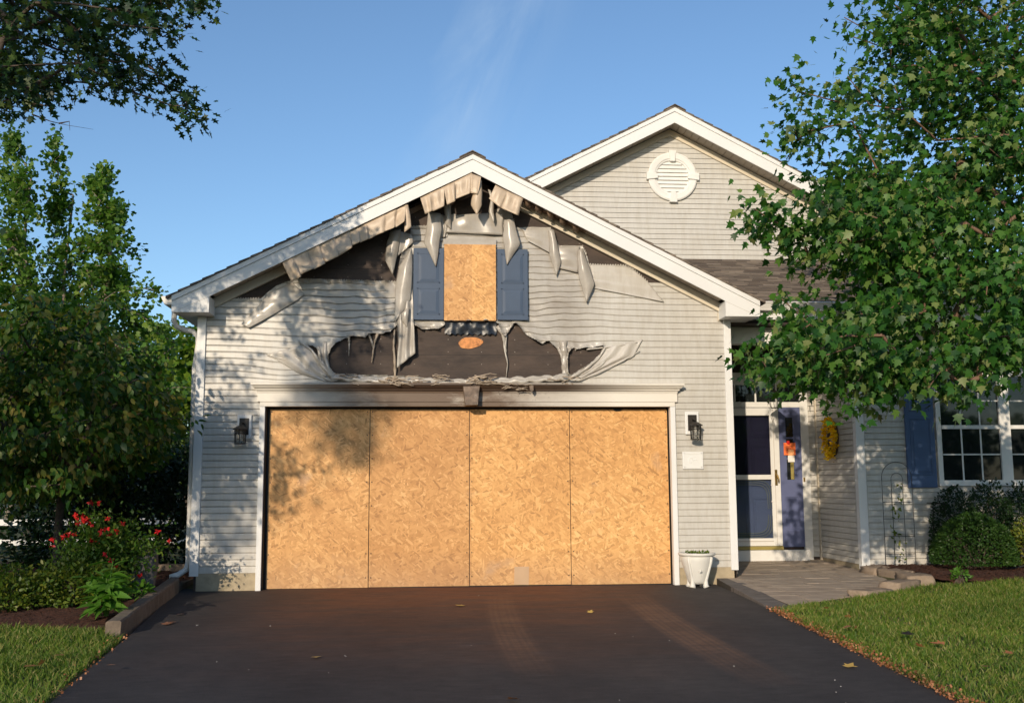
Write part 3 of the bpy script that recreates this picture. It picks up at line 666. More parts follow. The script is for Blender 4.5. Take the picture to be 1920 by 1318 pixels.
# -- exposed patch of bare board in the burnt wrap
pc = at(882, 644, 0); bm_ = MB(); pts = []
for i in range(22):
    a = 2*PI*i/22; rr = 1+.06*math.sin(3*a+1)+.03*math.sin(7*a)
    pts.append((pc[0]+.148*rr*math.cos(a), pc[2]+(.080-.02*math.cos(a)*0)*rr*math.sin(a)*(1 if math.sin(a) > 0 else .75)+.012*math.cos(a)))
bm_.prism(pts, .004, .011).build('bare_wood_patch', simple('bare_orange_wood', (.60, .25, .085), .7, .3, 22, dirt=((.20, .08, .03), .5, 14)), house)

# -- corner boards
MB().box((GL-.045, -.03, .17), (GL+.055, .06, gsoff(GL)-.02)).box((GR-.075, -.03, .165), (GR+.012, .06, 3.21)).build('corner_board', 'white', house, bevel=.004)
# -- rake fascia (front plane y=-.34)
def rake(b, RX_, top, SL_, xe, a, c, y0, y1):
    """board following both slopes between vertical offsets a (top) and c (bottom) below roof top; xe half span"""
    for s in (-1, 1):
        x1 = RX_+s*xe; P = [(RX_, top-a), (x1, top-a-SL_*xe), (x1, top-c-SL_*xe), (RX_, top-c)]
        if s > 0: P = P[::-1]
        b.prism(P, y0, y1)
HS = 3.515
FY = -.34
b = MB(); rake(b, RX, ZR, SL, HS-.02, .03, .092, FY-.014, FY+.03); b.build('rake_trim', 'white', house)
b = MB(); 
for s in (-1, 1):
    x1 = RX+s*(HS-.02); xi = RX+s*3.07; zt = lambda x: ZR-SL*abs(x-RX)
    P = [(RX, ZR-.095), (x1, zt(x1)-.095), (x1, 3.209), (xi, 3.209), (xi, zt(xi)-.247), (RX, ZR-.247)]
    if s > 0: P = P[::-1]
    b.prism(P, FY, FY+.022)
b.build('rake_fascia', 'white', house)
b = MB()
for s in (-1, 1):   # boxed eave returns
    xi = RX+s*3.07; xo = RX+s*(HS-.025)
    b.box((xi, FY+.023, 3.212), (xo, -.02, 3.222)); b.box((xi, FY+.023, 3.222), (xi+s*.012, -.02, ZR-SL*3.07-.245))
    b.box((xo-s*.02, FY+.03, 3.222), (xo, 7.0 if s < 0 else .2, ZR-SL*HS-.05))
    b.box((xi+s*.0, -.0195, 3.212), (xo-s*.021, 7.0 if s < 0 else 1.9, 3.222)) if s < 0 else b.box((GR+.013, -.0195, 3.212), (xo-s*.021, 1.9, 3.222))
b.build('eave_return', 'white', house)
# thin seam lines on the fascia
b = MB()
for s in (-1, 1):
    x0 = RX+s*3.08; z0 = ZR-SL*3.08-.250; x1 = RX+s*3.42; z1 = z0-.155
    b.add([(x0, FY-.0015, z0), (x1, FY-.0015, z1), (x1, FY-.0015, z1-.003), (x0, FY-.0015, z0-.003)], [(0, 1, 2, 3)])
b.build('fascia_seam', 'soffit', house)
# -- rake soffit: slatted panels; a long run is missing on the left of the apex
def soffit(b, x0, x1, off, fz, y0, y1, step=.098):
    x = x0; s = 1 if x1 > x0 else -1
    while (x1-x)*s > .02:
        xa, xb = x, x+s*(step-.007)
        za, zb_ = fz(xa)-off, fz(xb)-off
        b.add([(xa, y0, za), (xb, y0, zb_), (xb, y1, zb_), (xa, y1, za), (xa, y0, za+.01), (xb, y0, zb_+.01), (xb, y1, zb_+.01), (xa, y1, za+.01)],
              [(0, 1, 2, 3), (4, 7, 6, 5), (0, 4, 5, 1), (1, 5, 6, 2), (2, 6, 7, 3), (3, 7, 4, 0)])
        x += s*step
for xa_, xb_ in ((RX-3.065, -1.62), (RX+3.065, 1.95)): b = MB(); soffit(b, xa_, xb_, .205, groof, FY+.023, -.02); b.build('rake_soffit', 'soffit', house)
b = MB(); soffit(b, 1.95, 1.05, .205, groof, FY+.023, -.02)
b.build('sooty_rake_soffit', 'soot_soffit', house)
b = MB()   # buckled soffit strips
for x in (1.32, 1.47, 1.62, 1.78, 1.20):
    z = groof(x)-.22; b.tube([(x-.05, FY+.04, z+.03), (x-.02, -.2, z-.03), (x+.03, -.06, z-.015)], [.03, .042, .03], 7, .5)
b.build('buckled_soffit', 'soot_soffit', house, smooth=True)
MB().prism([(RX+1.6, groof(RX+1.6)-.15), (RX, ZR-.15), (RX-2.1, groof(RX-2.1)-.15), (RX-2.1, groof(RX-2.1)-.11), (RX, ZR-.11), (RX+1.6, groof(RX+1.6)-.11)], FY+.03, .0).build('lookout_board', 'black', house)
# -- frieze boards under the soffit
def frieze(b, xa, xb, w_, y0, y1, off=.21):
    z = lambda x: groof(x)-off
    P = [(xa, z(xa)), (xb, z(xb)), (xb, z(xb)-w_), (xa, z(xa)-w_)]
    if xa < xb: P = P[::-1]
    b.prism(P, y0, y1)
b = MB(); frieze(b, GL+.13, -1.72, .115, -.045, .005); frieze(b, GR-.10, 1.05, .115, -.045, .005)
b.box((GL+.10, -.03, gsoff(GL+.1)-.22), (GL+.145, .005, gsoff(GL+.13)-.11)); b.box((GR-.145, -.03, gsoff(GR-.1)-.22), (GR-.10, .005, gsoff(GR-.1)-.11))
b.build('frieze_board', 'cream', house)
b = MB(); frieze(b, 1.05, .78, .10, -.02, .005); frieze(b, .1, -.45, .07, -.01, .006, .25); b.build('sooty_frieze', 'soot_soffit', house)

# -- roofs, laid in courses
def gable_roof(parent, name, rx, top, slope, half, y0, y1, th=.03, exp_=.14):
    b = MB(); n = int(half/exp_)+1
    for s in (-1, 1):
        for i in range(n):
            xa, xb = i*half/n, (i+1)*half/n
            za, zb_ = top-slope*xa-.012, top-slope*xb
            jit = random.uniform(-.006, .006)
            P = [(rx+s*xa, za), (rx+s*(xb+.012), zb_+.002-slope*.012), (rx+s*(xb+.012), zb_-th-slope*.012), (rx+s*xa, za-th+.012)]
            if s > 0: P = P[::-1]
            b.prism(P, y0+jit, y1)
    for s in (-1, 1):
        for k in range(2):
            P = [(rx, top+.012), (rx+s*.16, top+.010-slope*.16), (rx+s*.16, top-.002-slope*.16), (rx, top)]
            if s > 0: P = P[::-1]
        b.prism(P, y0-.012, y1)
    return b.build(name, 'shingle', parent)
gable_roof(house, 'garage_roof', RX, ZR, SL, HS+.035, FY-.025, 8.0)
MX, MTOP, MSL, MH, MY = 3.496, 6.626, .517, 4.9, 2.0
MF = MY-.34
gable_roof(house, 'main_roof', MX, MTOP, MSL, MH, MF-.025, 13)
b = MB(); rake(b, MX, MTOP, MSL, MH-.03, .03, .092, MF-.014, MF+.03); b.build('rake_trim', 'white', house)
b = MB(); rake(b, MX, MTOP, MSL, MH-.03, .095, .258, MF, MF+.022); b.build('rake_fascia', 'white', house)
mroof = lambda x: MTOP-MSL*abs(x-MX)
for sg in (-1, 1): b = MB(); soffit(b, MX, MX+sg*MH, .235, mroof, MF+.023, MY-.02); b.build('rake_soffit', 'soffit', house)
b = MB(); rake(b, MX, MTOP, MSL, MH-.3, .245, .345, MY-.03, MY+.01); b.build('frieze_board', 'cream', house)
def mspan(z):
    h = (MTOP-.24-z)/MSL
    return [(max(MX-h, -1.2), min(MX+h, 8.2))] if h > 0 else [(MX, MX)]
siding(lambda u, d, z: (u, MY+d, z), 4.425-CO*3, MTOP-.25, mspan, 'siding', 'main_gable_siding', house, .008, .006)
MB().prism([(-1.2, 0), (8.2, 0), (8.2, 3.9), (MX, MTOP-.25), (-1.2, 3.9)], MY+.016, MY+.2).build('main_wall', 'siding', house)
MB().box((-1.2, 2.2, 0), (-1.0, 13, 3.9)).box((8.2-.2, 2.2, 0), (8.2, 13, 3.9)).box((-1.2, 12.8, 0), (8.2, 13, 3.9)).build('rear_wall', 'siding', house)
# round louvred vent
vc = at(1261, 331.5, MY-.03); R_ = .365
b = MB(); k = 48
def ring(b, c, r0, r1, y0, y1, k=48):
    v = []
    for j in range(k):
        a = 2*PI*j/k; ca, sa = math.cos(a), math.sin(a)
        v += [(c[0]+r1*ca, y1, c[2]+r1*sa), (c[0]+r1*ca, y0+.01, c[2]+r1*sa), (c[0]+(r1-.02)*ca, y0, c[2]+(r1-.02)*sa), (c[0]+(r0+.03)*ca, y0+.004, c[2]+(r0+.03)*sa), (c[0]+(r0+.02)*ca, y0+.014, c[2]+(r0+.02)*sa), (c[0]+r0*ca, y0+.018, c[2]+r0*sa), (c[0]+r0*ca, y1, c[2]+r0*sa)]
    b.add(v, [(j*7+i, j*7+i+1, ((j+1) % k)*7+i+1, ((j+1) % k)*7+i) for j in range(k) for i in range(6)])
vent = MB(); ring(vent, vc, .245, R_, MY-.05, MY-.005); vent = vent.build('gable_vent', 'white2', house)
b = MB(); n = 8
for i in range(n):
    z = -.225+i*.058; h = math.sqrt(max(.0, .245**2-(z+.02)**2))
    b.add([(vc[0]-h, MY-.030, vc[2]+z), (vc[0]+h, MY-.030, vc[2]+z), (vc[0]+h, MY-.010, vc[2]+z+.050), (vc[0]-h, MY-.010, vc[2]+z+.050), (vc[0]-h, MY-.008, vc[2]+z), (vc[0]+h, MY-.008, vc[2]+z)], [(0, 1, 2, 3), (0, 4, 5, 1)])
b.build('louvre', 'white2', vent, fixn=False)
MB().prism([(vc[0]+.25*math.cos(a*PI/16), vc[2]+.25*math.sin(a*PI/16)) for a in range(32)], MY-.007, MY-.003).build('vent_back', 'white2', vent)
b = MB()
for a in range(4):
    ca, sa = [(0, 1), (1, 0), (0, -1), (-1, 0)][a]
    P = []
    for r, hw in ((.225, .034), (.39, .056), (.39, -.056), (.225, -.034)):
        P.append((vc[0]+ca*r-sa*hw, vc[2]+sa*r+ca*hw))
    if a == 2: pass
    b.prism(P, MY-.068, MY-.006)
b.build('keystone', 'white2', vent, bevel=.004)

# -- porch and wing roof
WY = .55        # wing front wall
EY = .14        # eave line
b = MB(); z0, z1 = 3.475, 4.432; n = 26; Xa, Xb = GR-.5, 11.2
for i in range(n):
    f0, f1 = i/n, (i+1)/n; ya, yb = EY-.02+(MY-EY)*f0, EY-.02+(MY-EY)*f1; za, zb_ = z0+(z1-z0)*f0, z0+(z1-z0)*f1
    b.add([(Xa, ya, za+.012), (Xb, ya, za+.012), (Xb, yb, zb_), (Xa, yb, zb_), (Xa, ya, za-.02), (Xb, ya, za-.02)], [(0, 1, 2, 3), (4, 5, 1, 0)])
b.add([(Xb, EY, z0-.02), (Xb, MY, z1-.02), (Xb, MY, z0-.02)], [(0, 1, 2)])
b.build('porch_roof', 'shingle', house, fixn=False)
MB().box((4.06, EY-.005, 3.25), (11.0, EY+.025, 3.46)).build('eave_fascia', 'white', house)
def gutter(b, x0, x1, y, z0, z1):
    P = [(0, z1), (-.115, z1), (-.125, z1-.012), (-.11, z1-.03), (-.085, z0+.02), (-.08, z0), (0, z0)]
    v = [(x0, y+p, z) for p, z in P]+[(x1, y+p, z) for p, z in P]; n = len(P)
    b.add(v, [tuple(range(n)), tuple(range(2*n-1, n-1, -1))]+[(i, i+1, i+1+n, i+n) for i in range(1, n-1)]+[(0, n-1, 2*n-1, n)])
    b.box((x0+.004, y-.11, z1-.02), (x1-.004, y-.004, z1-.016))
b = MB(); gutter(b, 4.03, 11.0, EY-.006, 3.355, 3.462); b.build('gutter', 'gutter', house, fixn=True)
# garage side gutter and downspout on the left
b = MB(); P = [(0, 3.40), (-.115, 3.40), (-.125, 3.388), (-.085, 3.30), (0, 3.30)]; x0 = RX-HS+.015
b.add([(x0+p, FY+.03, z) for p, z in P]+[(x0+p, 7, z) for p, z in P], [(0, 1, 2, 3, 4), (9, 8, 7, 6, 5)]+[(i, i+1, i+6, i+5) for i in (1, 2, 3)])
b.build('gutter', 'gutter', house)
A1 = at(327, 588, .0); pts = [A1+[0, 0, .05], A1, at(326, 602, .0), at(331, 612, .02), at(345, 618, .05), at(362, 622, .07), at(371, 630, .08), at(372, 645, .08)]
bx = GL-.085
pts = [tuple(p) for p in pts] + [(bx, .085, 2.6), (bx, .085, 1.5), (bx, .085, .32), (bx-.02, .08, .24), (bx-.09, .0, .19), (bx-.16, -.06, .17)]
MB().tube(pts, .034, 8).build('downspout', 'gutter', house, smooth=True)
MB().box((4.03, EY-.30, 3.37), (4.012, EY, 3.47)).build('gutter_end_cap', 'gutter', house) if False else None
# porch beam, ceiling
MB().box((GR+.015, .40, 2.975), (5.40, .55, 3.19)).build('porch_beam', 'white2', house)
MB().box((GR+.015, EY+.026, 3.20), (5.62, 1.94, 3.215)).build('porch_ceiling', 'brown', house)
MB().box((5.62, EY+.026, 3.235), (11.0, WY-.013, 3.25)).build('eave_soffit', 'white', house)

# ------------------------------------------------------------------ garage opening
b = MB()
b.box((OPL-.062, -.035, -.02), (OPL, .06, OPT+.005)).box((OPR, -.035, -.02), (OPR+.062, .06, OPT+.005)).build('door_casing', 'white', house, bevel=.003)
b = MB(); b.box((OPL-.06, -.036, OPT+.008), (OPR+.06, .05, OPT+.060))
b.box((OPL-.09, -.045, OPT+.062), (OPR+.09, .03, OPT+.172))
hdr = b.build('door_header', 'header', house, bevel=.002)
b = MB(); P = [(0, 0), (-.05, 0), (-.055, .02), (-.075, .03), (-.082, .048), (-.105, .058), (-.125, .082), (-.14, .09), (-.14, .112), (-.10, .122), (0, .126)]
x0, x1 = OPL-.09, OPR+.09; zb = OPT+.168; v = []
for p, z in P: v.append((x0+(p+.05)*.75 if p < -.05 else x0, p-.0, zb+z))
for p, z in P: v.append((x1-(p+.05)*.75 if p < -.05 else x1, p-.0, zb+z))
n = len(P); b.add(v, [tuple(range(n)), tuple(range(2*n-1, n-1, -1))]+[(i, i+1, i+1+n, i+n) for i in range(n-1)])
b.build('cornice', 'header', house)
# scorched keystone block, hanging crooked
kc = at(884, 742, -.15)
b = MB(); v = []
for y, s in ((-.175, 1), (-.05, 1.05)):
    for (dx, dz) in ((-.098, .115), (.100, .118), (.075, -.112), (-.072, -.118)): v.append((kc[0]+dx*s, y+dz*.12, kc[2]+dz))
b.add(v, [(0, 1, 2, 3), (7, 6, 5, 4), (0, 4, 5, 1), (1, 5, 6, 2), (2, 6, 7, 3), (3, 7, 4, 0)])
b.build('keystone', 'char', house, bevel=.006)
# OSB sheets
seams = [at(p, 935, .10)[0] for p in (692, 880, 1069.5)]; xs = [OPL+.035]+seams+[OPR-.008]
for i in range(4):
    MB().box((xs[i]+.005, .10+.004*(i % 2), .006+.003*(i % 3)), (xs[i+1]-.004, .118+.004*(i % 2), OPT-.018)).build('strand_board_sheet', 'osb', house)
MB().box((OPL, .119, -.02), (OPR, .13, OPT+.05)).box((OPL, .0, .0), (OPL+.012, .118, OPT)).build('door_cavity', 'black', house)
b = MB()     # screws
for x in [x_+d for x_ in seams for d in (-.03, .03)]+[OPL+.06, OPR-.03]:
    for z in np.arange(.12, 2.1, .28): b.prism([(x+.0075*math.cos(a), z+.0075*math.sin(a)) for a in np.arange(0, 6.28, .8)], .094, .101)
b.build('screw', 'metal', house)
o = at(1158, 769, .095); MB().prism([(o[0]+.055*math.cos(a)*(1+.2*math.sin(3*a)), o[2]+.012*math.sin(a)) for a in np.arange(0, 6.28, .4)], .092, .0985).build('burn_mark', 'black', house)
# small latch plate near the bottom of the third sheet
o = at(978, 1078, .09); MB().prism([(o[0]-.09, o[2]-.11), (o[0]+.085, o[2]-.115), (o[0]+.09, o[2]+.10), (o[0]-.085, o[2]+.10)], .094, .0995).build('patch_board', simple('pale_board_patch', (.50, .34, .21), .7, .08, 3), house)

# ------------------------------------------------------------------ gable window boarded, shutters
def shutter(pa, pb, Y, m, name, panels, parent=house, th=.03):
    a, c = at(*pa, Y), at(*pb, Y); x0, x1, z1, z0 = a[0], c[0], a[2], c[2]
    s = MB().box((x0, Y-th, z0), (x1, Y, z1)).build(name, m, parent, bevel=.004)
    for f0, f1 in panels:
        za, zb_ = z1-(z1-z0)*f0, z1-(z1-z0)*f1; mx_ = (x1-x0)*.13
        b = MB()
        X0, X1 = x0+mx_, x1-mx_
        for q0, q1 in (((X0, zb_), (X0+.012, za)), ((X1-.012, zb_), (X1, za)), ((X0, za-.012), (X1, za)), ((X0, zb_), (X1, zb_+.012))): b.box((q0[0], Y-th-.003, q0[1]), (q1[0], Y-th+.01, q1[1]))
        y = Y-th; e = .028
        v = [(X0+.014, y-.0025, zb_+.014), (X1-.014, y-.0035, zb_+.014), (X1-.014, y-.0035, za-.014), (X0+.014, y-.0035, za-.014), (X0+e+.02, y-.0075, zb_+e+.02), (X1-e-.02, y-.0075, zb_+e+.02), (X1-e-.02, y-.0075, za-e-.02), (X0+e+.02, y-.0075, za-e-.02)]
        b.add(v, [(0, 1, 5, 4), (1, 2, 6, 5), (2, 3, 7, 6), (3, 0, 4, 7), (4, 5, 6, 7)]); b.build('panel', m, s)
    return s
shutter((775.5, 466), (832, 600.5), -.045, 'blue', 'shutter', ((.07, .49), (.56, .93)))
shutter((932, 468), (990, 601), -.045, 'blue', 'shutter', ((.07, .49), (.56, .93)))
wa, wb = at(833, 458, -.07), at(930, 601.5, -.07)
MB().box((wa[0], -.075, wb[2]), (wb[0], -.055, wa[2])).build('window_board', 'osb', house)
MB().box((wa[0]-.0, -.054, wb[2]-.01), (wb[0], -.01, wa[2]+.0)).build('window_backing', 'felt', house)
MB().box((wa[0]-.01, -.045, wa[2]+.002), (wb[0]+.01, -.015, wa[2]+.075)).build('window_head_trim', 'sheet', house)
a, c = at(834, 603, -.03), at(931, 627, -.03)    # charred sill remains
b = MB(); n = 30; V = []
for j in range(6):
    for i in range(n+1):
        x = a[0]+(c[0]-a[0])*i/n; z = c[2]+(a[2]-c[2])*j/5; q = mnoise.noise(Vector((x*14, z*14, 1)))+.5*mnoise.noise(Vector((x*40, z*40, 2)))
        V.append((x, -.022-.022*q, z+(.012*math.sin(i*1.9) if j == 0 else 0)))
b.add(V, [(j*(n+1)+i, j*(n+1)+i+1, (j+1)*(n+1)+i+1, (j+1)*(n+1)+i) for j in range(5) for i in range(n)])
b.build('charred_sill', simple('charred_sill_paint', (.016, .020, .028), .35, .5, 30, dirt=((.25, .25, .26), .66, 26)), house, smooth=True)

# ------------------------------------------------------------------ torn vinyl
def lerp_poly(P, t):
    P = [np.array(p, float) for p in P]; d = [0]
    for a, c in zip(P, P[1:]): d.append(d[-1]+np.linalg.norm((c-a)[:2]))
    L_ = d[-1]*t
    for i in range(len(P)-1):
        if L_ <= d[i+1]+1e-9: f_ = (L_-d[i])/(d[i+1]-d[i]+1e-12); return P[i]+(P[i+1]-P[i])*f_
    return P[-1]
def sheet(Lp, Rp, Y, name='hanging_vinyl_strip', m='sheet', nu=14, nv=18, curl=.03, folds=0, famp=.012, wob=.006, seed=0, lean=0, parent=None, courses=0):
    """Lp / Rp: left and right edge polylines as surveyed pixels; surface bulges toward the viewer by curl"""
    b = MB(); V = []
    for j in range(nv+1):
        l, r = lerp_poly(Lp, j/nv), lerp_poly(Rp, j/nv)
        for i in range(nu+1):
            u, v = i/nu, j/nv; q = l+(r-l)*u
            y = Y - curl*math.sin(PI*u)*(.4+.6*math.sin(PI*min(1, v*1.1+.05))) - lean*v
            if courses: y += .011*((v*courses) % 1)
            if folds: y -= famp*math.sin(2*PI*folds*u+seed+1.5*math.sin(v*2+seed))
            n_ = mnoise.noise((q[0]*.03+seed*7, q[1]*.03, seed)); y -= wob*2.5*n_
            V.append(at(q[0]+2.2*n_*math.sin(PI*v), q[1], y))
    n = nu+1
    b.add(V, [(j*n+i, (j+1)*n+i, (j+1)*n+i+1, j*n+i+1) for j in range(nv) for i in range(nu)])
    return b.build(name, m, parent or house, smooth=True, solid=.003)
# pleated soffit vinyl drooping from the rake, left
def drape(top, bot, Y, n, amp, name='drooping_soffit', m='soffit_sheet', seed=0, nv=9, lean=.02):
    rd_ = random.Random(int(seed*10)+3); b = MB(); V = []; wd = [rd_.uniform(.6, 1.5) for _ in range(n)]; tot = sum(wd); cs = [0]
    for w_ in wd: cs.append(cs[-1]+w_/tot)
    us_ = []; 
    for i in range(n):
        for f_ in (.0, .12, .28, .45, .62, .78, .90, .97): us_.append((cs[i]+(cs[i+1]-cs[i])*f_, f_, i))
    us_.append((1, .99, n-1)); off = [rd_.uniform(-2.6, 2.6) for _ in range(n)]; am = [rd_.uniform(.6, 1.4) for _ in range(n)]; tw = [rd_.uniform(-2.5, 2.5) for _ in range(n)]
    for j in range(nv+1):
        v = j/nv
        for u, f_, i in us_:
            t_, b_ = lerp_poly(top, u), lerp_poly(bot, u); q = t_+(b_-t_)*v
            prof = f_**1.3 if f_ < .9 else (1-f_)*10*.87      # swells outward then tucks back sharply
            y = Y - amp*am[i]*2.0*prof*(.2+.8*v) - lean*v - .015*math.sin(PI*v)*math.sin(u*19+seed) - .010*math.sin(v*5+i)
            V.append(at(q[0]+tw[i]*v*(f_-.5)+off[i]*.5*v, q[1]+off[i]*v*.8, y))
    k = len(us_)
    b.add(V, [(j*k+i, (j+1)*k+i, (j+1)*k+i+1, j*k+i+1) for j in range(nv) for i in range(k-1)])
    return b.build(name, m, house, smooth=True, solid=.003)
drape([(527, 489), (590, 461), (660, 430), (720, 403), (764, 384)], [(546, 527), (570, 512), (630, 483), (664, 461), (708, 438), (737, 428), (759, 414)], -.30, 10, .024)
sheet([(757, 386), (759, 410), (758, 436)], [(765, 383), (770, 405), (771, 426)], -.30, 'drooping_soffit', 'soffit_sheet', 6, 10, .02, 0, seed=2)
drape([(788, 371), (833, 350)], [(796, 401), (833, 385)], -.31, 2, .014, seed=1)
drape([(832, 350), (858, 338), (885, 324)], [(836, 383), (860, 373), (883, 363)], -.315, 2, .02, seed=2.2)
drape([(883, 325), (902, 332)], [(881, 361), (896, 363)], -.33, 1, .01, seed=.3)
sheet([(887, 362), (884, 374), (884, 385), (893, 402)], [(903, 337), (905, 360), (904, 385), (895, 402)], -.30, 'drooping_soffit', 'soffit_sheet', 8, 14, .035, 0, seed=4)
drape([(929, 347), (955, 360), (981, 372)], [(917, 374), (940, 391), (973, 405)], -.31, 2, .022, seed=3.6)
sheet([(915, 355), (919, 375), (917, 398), (922, 410), (925, 418)], [(921, 358), (926, 380), (926, 400), (927, 410), (926, 418)], -.12, nu=6, nv=12, curl=.015, seed=5)
# hanging strips of siding
sheet([(732, 433), (724, 462), (722, 487), (735, 514)], [(752, 430), (749, 455), (745, 480), (737, 514)], -.06, curl=.05, seed=6)
sheet([(748, 433), (747, 455), (746, 480)], [(772, 440), (776, 455), (760, 468)], -.035, 'torn_vinyl_patch', curl=.02, folds=1, seed=7)
sheet([(803, 398), (800, 425), (796, 456), (816, 499)], [(826, 400), (829, 430), (823, 463), (818, 499)], -.09, curl=.045, seed=8)
sheet([(832, 384), (834, 405), (834, 420), (844, 429)], [(846, 384), (846, 405), (846, 420), (846, 429)], -.07, nu=8, curl=.03, seed=9)
sheet([(826, 402), (828, 430), (827, 445)], [(843, 408), (842, 430), (838, 445)], -.035, 'torn_vinyl_patch', curl=.015, folds=1.5, seed=10)
sheet([(768, 470), (749, 500), (741, 545), (740, 603)], [(772, 466), (774, 490), (771, 560), (752, 590)], -.08, curl=.055, folds=0, seed=11, nv=26)
sheet([(744, 603), (746, 640), (744, 690)], [(773, 538), (776, 600), (779, 662)], -.07, curl=.03, folds=2.2, famp=.016, seed=12, nv=26)
sheet([(752, 588), (754, 600), (762, 613)], [(767, 575), (766, 595), (764, 613)], -.12, nu=6, nv=10, curl=.02, seed=13)
sheet([(945, 413), (945, 430), (944, 443), (950, 496)], [(963, 410), (968, 430), (976, 458), (952, 496)], -.10, curl=.05, seed=14)
sheet([(1027, 427), (1031, 450), (1030, 478), (1043, 517)], [(1039, 432), (1045, 460), (1052, 491), (1044, 517)], -.06, curl=.035, seed=15)
sheet([(1084, 468), (1083, 485), (1083, 510), (1099, 566)], [(1093, 466), (1100, 485), (1115, 532), (1101, 566)], -.07, curl=.055, seed=16)
# broad peeled flaps
sheet([(505, 548), (482, 577), (453, 607)], [(548, 529), (572, 553), (524, 584), (466, 615)], -.03, 'peeled_siding_flap', nu=24, nv=24, curl=.03, folds=0, seed=17, lean=.02, courses=3)
sheet([(1106, 497), (1108, 515), (1112, 540)], [(1182, 501), (1218, 532), (1245, 566)], -.022, 'peeled_siding_flap', nu=26, nv=24, curl=.008, folds=1.2, famp=.006, seed=18, lean=.01, courses=3)
sheet([(978, 428), (985, 445), (990, 452)], [(1031, 428), (1034, 455), (1038, 478)], -.03, 'peeled_siding_flap', nu=20, nv=10, curl=.02, seed=19, lean=.015, courses=2)
sheet([(1044, 462), (1046, 485), (1048, 503)], [(1087, 462), (1085, 488), (1083, 511)], -.03, 'peeled_siding_flap', nu=18, nv=10, curl=.02, seed=20, lean=.015, courses=2)
sheet([(842, 404), (838, 424), (836, 436)], [(945, 398), (943, 420), (944, 441)], -.03, 'peeled_siding_flap', nu=30, nv=10, curl=.02, folds=2.5, famp=.007, seed=21, lean=.015)
# rib-like folds pulled toward the lower corners of the hole
def ribs(paths, name, m='sheet', flat=.6, k=8):
    b = MB()
    for P, r in paths:
        n = 14; pts = []; rr = []
        for i in range(n+1):
            q = lerp_poly(P, i/n); pts.append(at(q[0], q[1], -.028-(q[2] if len(q) > 2 else 0)-.008*math.sin(i*1.3+r[0]*500))); f_ = i/n
            rr.append((r[0]+(r[1]-r[0])*f_)*(1+.18*math.sin(i*2.1+P[0][0])))
        b.tube(pts, rr, k, flat)
    return b.build(name, m, house, smooth=True)
ribs([([(560, 640, 0), (585, 657, .01), (603, 685, .01), (628, 712, .01)], (.012, .026)), ([(500, 666, 0), (545, 676, 0), (590, 700, .0), (625, 716, .0)], (.006, .018)),
      ([(610, 640, 0), (609, 668, .01), (616, 694, .01), (640, 716, .01)], (.020, .030)), ([(535, 655, 0), (575, 680, 0), (612, 706, .01)], (.004, .018)),
      ([(596, 648, 0), (601, 675, .01), (620, 706, .01)], (.02, .018))], 'melted_siding_fold')
ribs([([(1136, 650, .0), (1122, 672, .02), (1098, 692, .03), (1062, 713, .03)], (.012, .024)), ([(1150, 655, 0), (1128, 684, .02), (1095, 705, .02), (1062, 718, .02)], (.015, .02)),
      ([(1200, 658, 0), (1165, 678, .01), (1120, 700, .01), (1080, 714, .01)], (.006, .02)), ([(1195, 642, 0), (1150, 650, .0), (1100, 655, .0)], (.005, .012)),
      ([(1056, 640, 0), (1058, 665, .01), (1058, 690, .01), (1059, 712, .01)], (.045, .03)), ([(1046, 650, 0), (1055, 672, .02), (1059, 705, .01)], (.018, .02))], 'melted_siding_fold')
sheet([(1136, 651), (1100, 690), (1066, 713)], [(1205, 636), (1188, 668), (1080, 716)], -.022, 'melted_siding_fold', nu=20, nv=22, curl=.03, folds=2.6, famp=.010, seed=23)
sheet([(500, 664), (560, 700), (612, 716)], [(575, 645), (600, 680), (622, 712)], -.022, 'melted_siding_fold', nu=20, nv=22, curl=.02, folds=2.2, famp=.009, seed=24)
# drips
def drip(P, r, m='sheet'):
    b = MB(); n = 12; pts = [at(*lerp_poly(P, i/n)[:2], -.03-.01*math.sin(i)) for i in range(n+1)]
    b.tube(pts, [(r[0]+(r[1]-r[0])*(i/n)**.5)*(1+.3*math.sin(i*2.7)) for i in range(n+1)], 7); return b.build('vinyl_drip', m, house, smooth=True)
drip([(654, 630), (655, 645), (654, 667)], (.022, .003)); drip([(691, 626), (697, 640), (700, 652)], (.016, .012)); drip([(708, 626), (703, 640), (700, 655), (697, 680)], (.02, .006), 'rope')
drip([(740, 618), (738, 650), (740, 670), (741, 708)], (.008, .018), 'rope'); drip([(933, 612), (944, 630), (947, 660), (952, 680), (949, 707)], (.03, .004))
drip([(961, 607), (950, 625), (948, 645), (949, 668)], (.018, .007))
